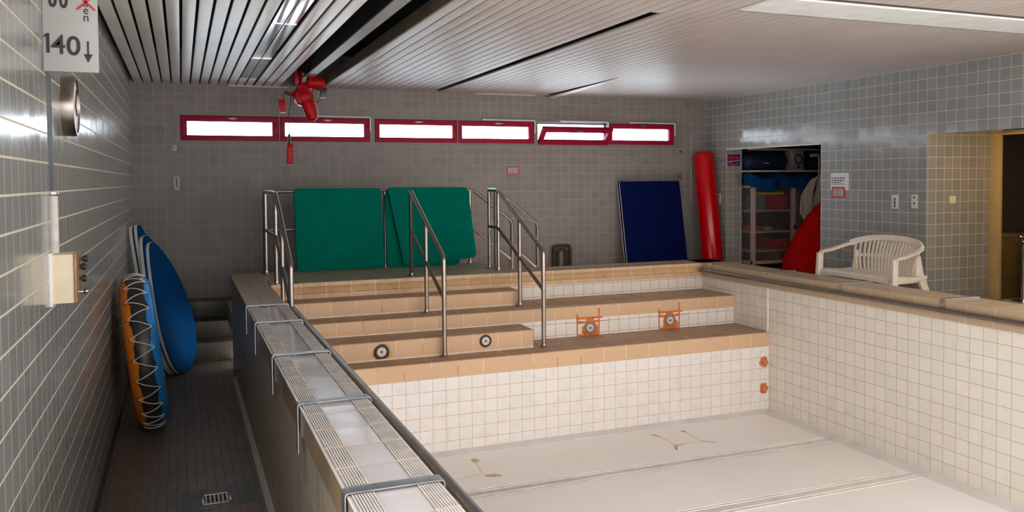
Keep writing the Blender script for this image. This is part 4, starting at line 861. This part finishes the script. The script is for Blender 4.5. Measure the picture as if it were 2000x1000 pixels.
# ------------------------------------------------------------------ doorway: lamp, dim room beyond
t = thing('ceiling_lamp', 'round warm ceiling lamp in the doorway recess', 'lamp', (7.72, 5.62, RZ))
b = B(); b.lathe([(0.11,0),(0.12,-0.02),(0.11,-0.05),(0.06,-0.065),(0.001,-0.068)], (7.72, 5.62, RZ+0.02), (0,0,1), 0, 24)
lm = bpy.data.materials.new('lit_opal_glass'); lm.use_nodes = True; lm.node_tree.nodes['Principled BSDF'].inputs['Emission Color'].default_value = (1.0,0.62,0.22,1); lm.node_tree.nodes['Principled BSDF'].inputs['Emission Strength'].default_value = 33.0
b.build('shade', lm, t, t)
t = thing('low_cabinet', 'dark brown low cabinet in the dim room beyond the doorway', 'cabinet', (9.3, 6.85, ZB))
b = B(); b.box(8.35, 9.20, 6.55, 6.98, ZB, -0.66, bev=0.005); b.build('cabinet_body', mat('brown_laminate', (0.16,0.095,0.03), 0.5, var=0.15), t, t)
b = B(); b.box(8.36, 9.19, 6.535, 6.549, -1.12, -0.68, bev=0.003); b.build('door', mat('brown_laminate_door', (0.17,0.10,0.03), 0.5, var=0.15), t, t)
t = thing('chrome_stand', 'chrome post with a ring top and flat plate in the doorway', 'stand', (8.45, 6.30, ZB))
b = B(); b.tube([(8.45, 6.31, ZB), (8.45, 6.31, -0.73)], 0.028, n=16); b.lathe([(0.12,0),(0.12,0.012),(0.03,0.02)], (8.45,6.31,ZB), (0,0,1), 0, 24); b.build('post', CHROME, t, t)
b = B(); b.tube([(8.45+0.055*math.cos(a), 6.31+0.055*math.sin(a), -0.655) for a in [2*math.pi*i/20 for i in range(20)]], 0.010, n=8, closed=True); b.tube([(8.45,6.31,-0.73),(8.45,6.36,-0.655)], 0.01, n=8); b.build('ring', CHROME, t, t)
b = B(); b.box(8.33, 8.56, 6.27, 6.35, -0.735, -0.715, bev=0.004); b.build('plate', STEELD, t, t)

# ------------------------------------------------------------------ ceiling luminaire
t = thing('ceiling_luminaire', 'long white box luminaire across the slatted ceiling at the right', 'luminaire', (5.3, 4.3, ZC))
b = B(); b.box(3.490, XR-0.003, 4.257, 4.664, 1.1225, ZC-0.001, bev=0.002); b.build('housing', WHITEP, t, t)
b = B(); b.box(3.495, XR-0.01, 4.262, 4.648, 1.118, 1.122); b.build('diffuser', mat('white_diffuser', (0.78,0.79,0.78), 0.5), t, t)
b = B(); b.box(3.492, XR-0.01, 4.649, 4.662, 1.116, 1.122); b.build('edge_shade_strip', mat('grey_edge_shade', (0.20,0.20,0.20), 0.5), t, t)  # grey strip painted in for the shadow along the far edge
b = B(); b.box(3.50, XR-0.01, 4.218, 4.255, ZC-0.004, ZC-0.0005); b.build('gap_shade_strip', mat('painted_gap_shade', (0.06,0.045,0.04), 0.7), t, t)  # dark strip painted in for the shade of the ceiling gap

# ------------------------------------------------------------------ red chain hoist
hx, hy = 1.33, 9.45
t = thing('chain_hoist', 'red electric chain hoist hanging from the ceiling rail at the back', 'hoist', (hx, hy, ZC))
b = B()
for sx_ in (-1, 1):
    b.box(hx+sx_*0.075-0.006, hx+sx_*0.075+0.006, hy-0.09, hy+0.09, ZC-0.07, ZC+0.08, bev=0.004)
    for q in (-0.05, 0.05): b.lathe([(0.026,0),(0.026,0.02)], (hx+sx_*0.069, hy+q, ZC+0.050), (-sx_,0,0), 1, 16)
b.tube([(hx-0.10, hy, ZC-0.05), (hx+0.10, hy, ZC-0.05)], 0.012, n=10); b.box(hx-0.03, hx+0.03, hy-0.02, hy+0.02, ZC-0.12, ZC-0.04, bev=0.004); b.box(hx-0.15, hx-0.10, hy-0.05, hy+0.0, ZC-0.06, ZC+0.06, bev=0.01)
b.build('trolley', [REDP, STEELD], t, t)
gx, gz = hx-0.062, ZC-0.200
b = B(); b.lathe([(0.05,-0.12),(0.085,-0.115),(0.098,-0.09),(0.098,0.06),(0.085,0.085),(0.04,0.095),(0.001,0.097)], (gx, hy, gz), (0,-1,0), 0, 32)
b.lathe([(0.055,0.07),(0.05,0.112),(0.03,0.118),(0.001,0.118)], (gx+0.012, hy, gz-0.005), (0,-1,0), 0, 28); b.box(gx-0.06, gx+0.06, hy-0.07, hy+0.08, gz+0.04, gz+0.13, bev=0.02); b.build('gear_case', REDP, t, t)
b = B(); b.lathe([(0.001,-0.10),(0.05,-0.095),(0.066,-0.075),(0.070,0.0),(0.070,0.075),(0.058,0.092),(0.03,0.10),(0.001,0.10)], (hx+0.075, hy-0.04, ZC-0.045), (1,0,0), 0, 28, mod=lambda a: 1+0.02*math.cos(a*14)); b.build('motor', REDP, t, t)
# chain bag with steel rim
c0, c1 = Vector((gx+0.035, hy-0.07, gz-0.04)), Vector((gx+0.105, hy-0.07, gz-0.265)); dd = (c1-c0).normalized(); pp = Vector((dd.z,0,-dd.x)); 
b = B(); rings = []
for u, wd in ((0.0,0.055),(0.15,0.075),(0.4,0.074),(0.7,0.066),(0.9,0.052),(0.98,0.03),(1.0,0.008)):
    c = c0+(c1-c0)*u; rings.append([b.bm.verts.new(c+pp*(wd*math.cos(a))+Vector((0,1,0))*(0.05*min(1,wd/0.06)*math.sin(a))) for a in [2*math.pi*i/24 for i in range(24)]])
b.skin(rings); b.build('chain_bag', REDP, t, t)
b = B(); b.tube([c0-pp*0.078+dd*0.01, c0-pp*0.082+dd*0.10, c0-pp*0.075+dd*0.17, c0-pp*0.048+dd*0.225, c1+dd*0.006, c0+pp*0.050+dd*0.225], 0.006, n=8, fillet=0.02); b.tube([(gx-0.075, hy-0.10, gz-0.075), (gx-0.01, hy-0.10, gz-0.105)], 0.008, n=8); o = b.build('rim', CHROME, t, t); o['label'] = 'bright steel rim'
b = B(); b.obox((hx+0.165, hy-0.02, ZC-0.150), Matrix.Rotation(0.12,3,'Y'), (0.033,0.03,0.055), 0, 0.006); b.lathe([(0.014,0),(0.014,0.02)], (hx+0.135, hy-0.02, ZC-0.222), (0,0,1), 1, 14); b.tube([(hx+0.168,hy-0.02,ZC-0.10),(hx+0.18,hy,ZC-0.03),(hx+0.08,hy,ZC-0.03)], 0.007, n=8); b.build('limit_switch', [BLACK, CHROME], t, t)
b = B(); b.tube([(hx+0.05,hy-0.05,ZC-0.10),(hx+0.035,hy-0.05,ZC-0.17),(hx+0.055,hy-0.05,ZC-0.245),(hx+0.105,hy-0.05,ZC-0.26),(hx+0.145,hy-0.03,ZC-0.215)], 0.006, n=8, fillet=0.05); b.tube([(hx+0.03,hy-0.05,ZC-0.105),(hx+0.13,hy-0.03,ZC-0.125)], 0.006, 1, n=8); b.build('cable', [REDP, BLACK], t, t)
b = B(); P = []; q0, q1 = Vector((hx-0.10, hy, ZC-0.10)), Vector((hx-0.245, hy, ZC-0.19))
for i in range(80):
    u = i/79; c = q0+(q1-q0)*u+Vector((0,0,-0.05*math.sin(math.pi*u)+0.045*u)); a = u*2*math.pi*11; P.append(c+Vector((0.012*math.sin(a)*0.4, 0.018*math.cos(a), 0.02*math.sin(a))))
b.tube(P, 0.005, n=6); b.tube([P[-1], (hx-0.262, hy, ZC-0.20), (hx-0.265, hy, ZC-0.235)], 0.006, n=8); b.build('coiled_cable', mat('dark_red_cable', (0.20,0.02,0.02), 0.5), t, t)
b = B(); b.obox((hx-0.280, hy, ZC-0.305), Matrix.Rotation(-0.08,3,'Y'), (0.034, 0.025, 0.070), 0, 0.006); b.obox((hx-0.277, hy-0.0, ZC-0.378), Matrix.Rotation(-0.08,3,'Y'), (0.030,0.018,0.004), 1); b.build('plug_box', [REDP, WHITEC], t, t)
t = thing('control_pendant', 'slim red hand control hanging on a thin cable below the windows', 'hand control', (1.14, hy, 0.19))
b = B(); b.tube([(1.235, hy, ZC-0.07), (1.15, hy, ZC-0.17), (1.112, hy-0.01, 0.72), (1.112, hy-0.01, 0.50)], 0.0035, n=6, fillet=0.03); b.build('cable', BLACK, t, t)
b = B(); b.lathe([(0.008,0.11),(0.014,0.09),(0.017,0.0)], (1.118, hy-0.01, 0.415), (0,0,1), 0, 14); b.build('neck', BLACK, t, t)
b = B(); b.box(1.088, 1.160, hy-0.030, hy+0.014, 0.195, 0.418, bev=0.014); b.build('handset', REDP, t, t)
for z in (0.36, 0.31):
    b = B(); b.lathe([(0.012,0),(0.012,0.004),(0.001,0.005)], (1.124, hy-0.030, z), (0,-1,0), 0, 14); b.build('button', mat('dark_red_button', (0.25,0.01,0.01), 0.4), t, t)
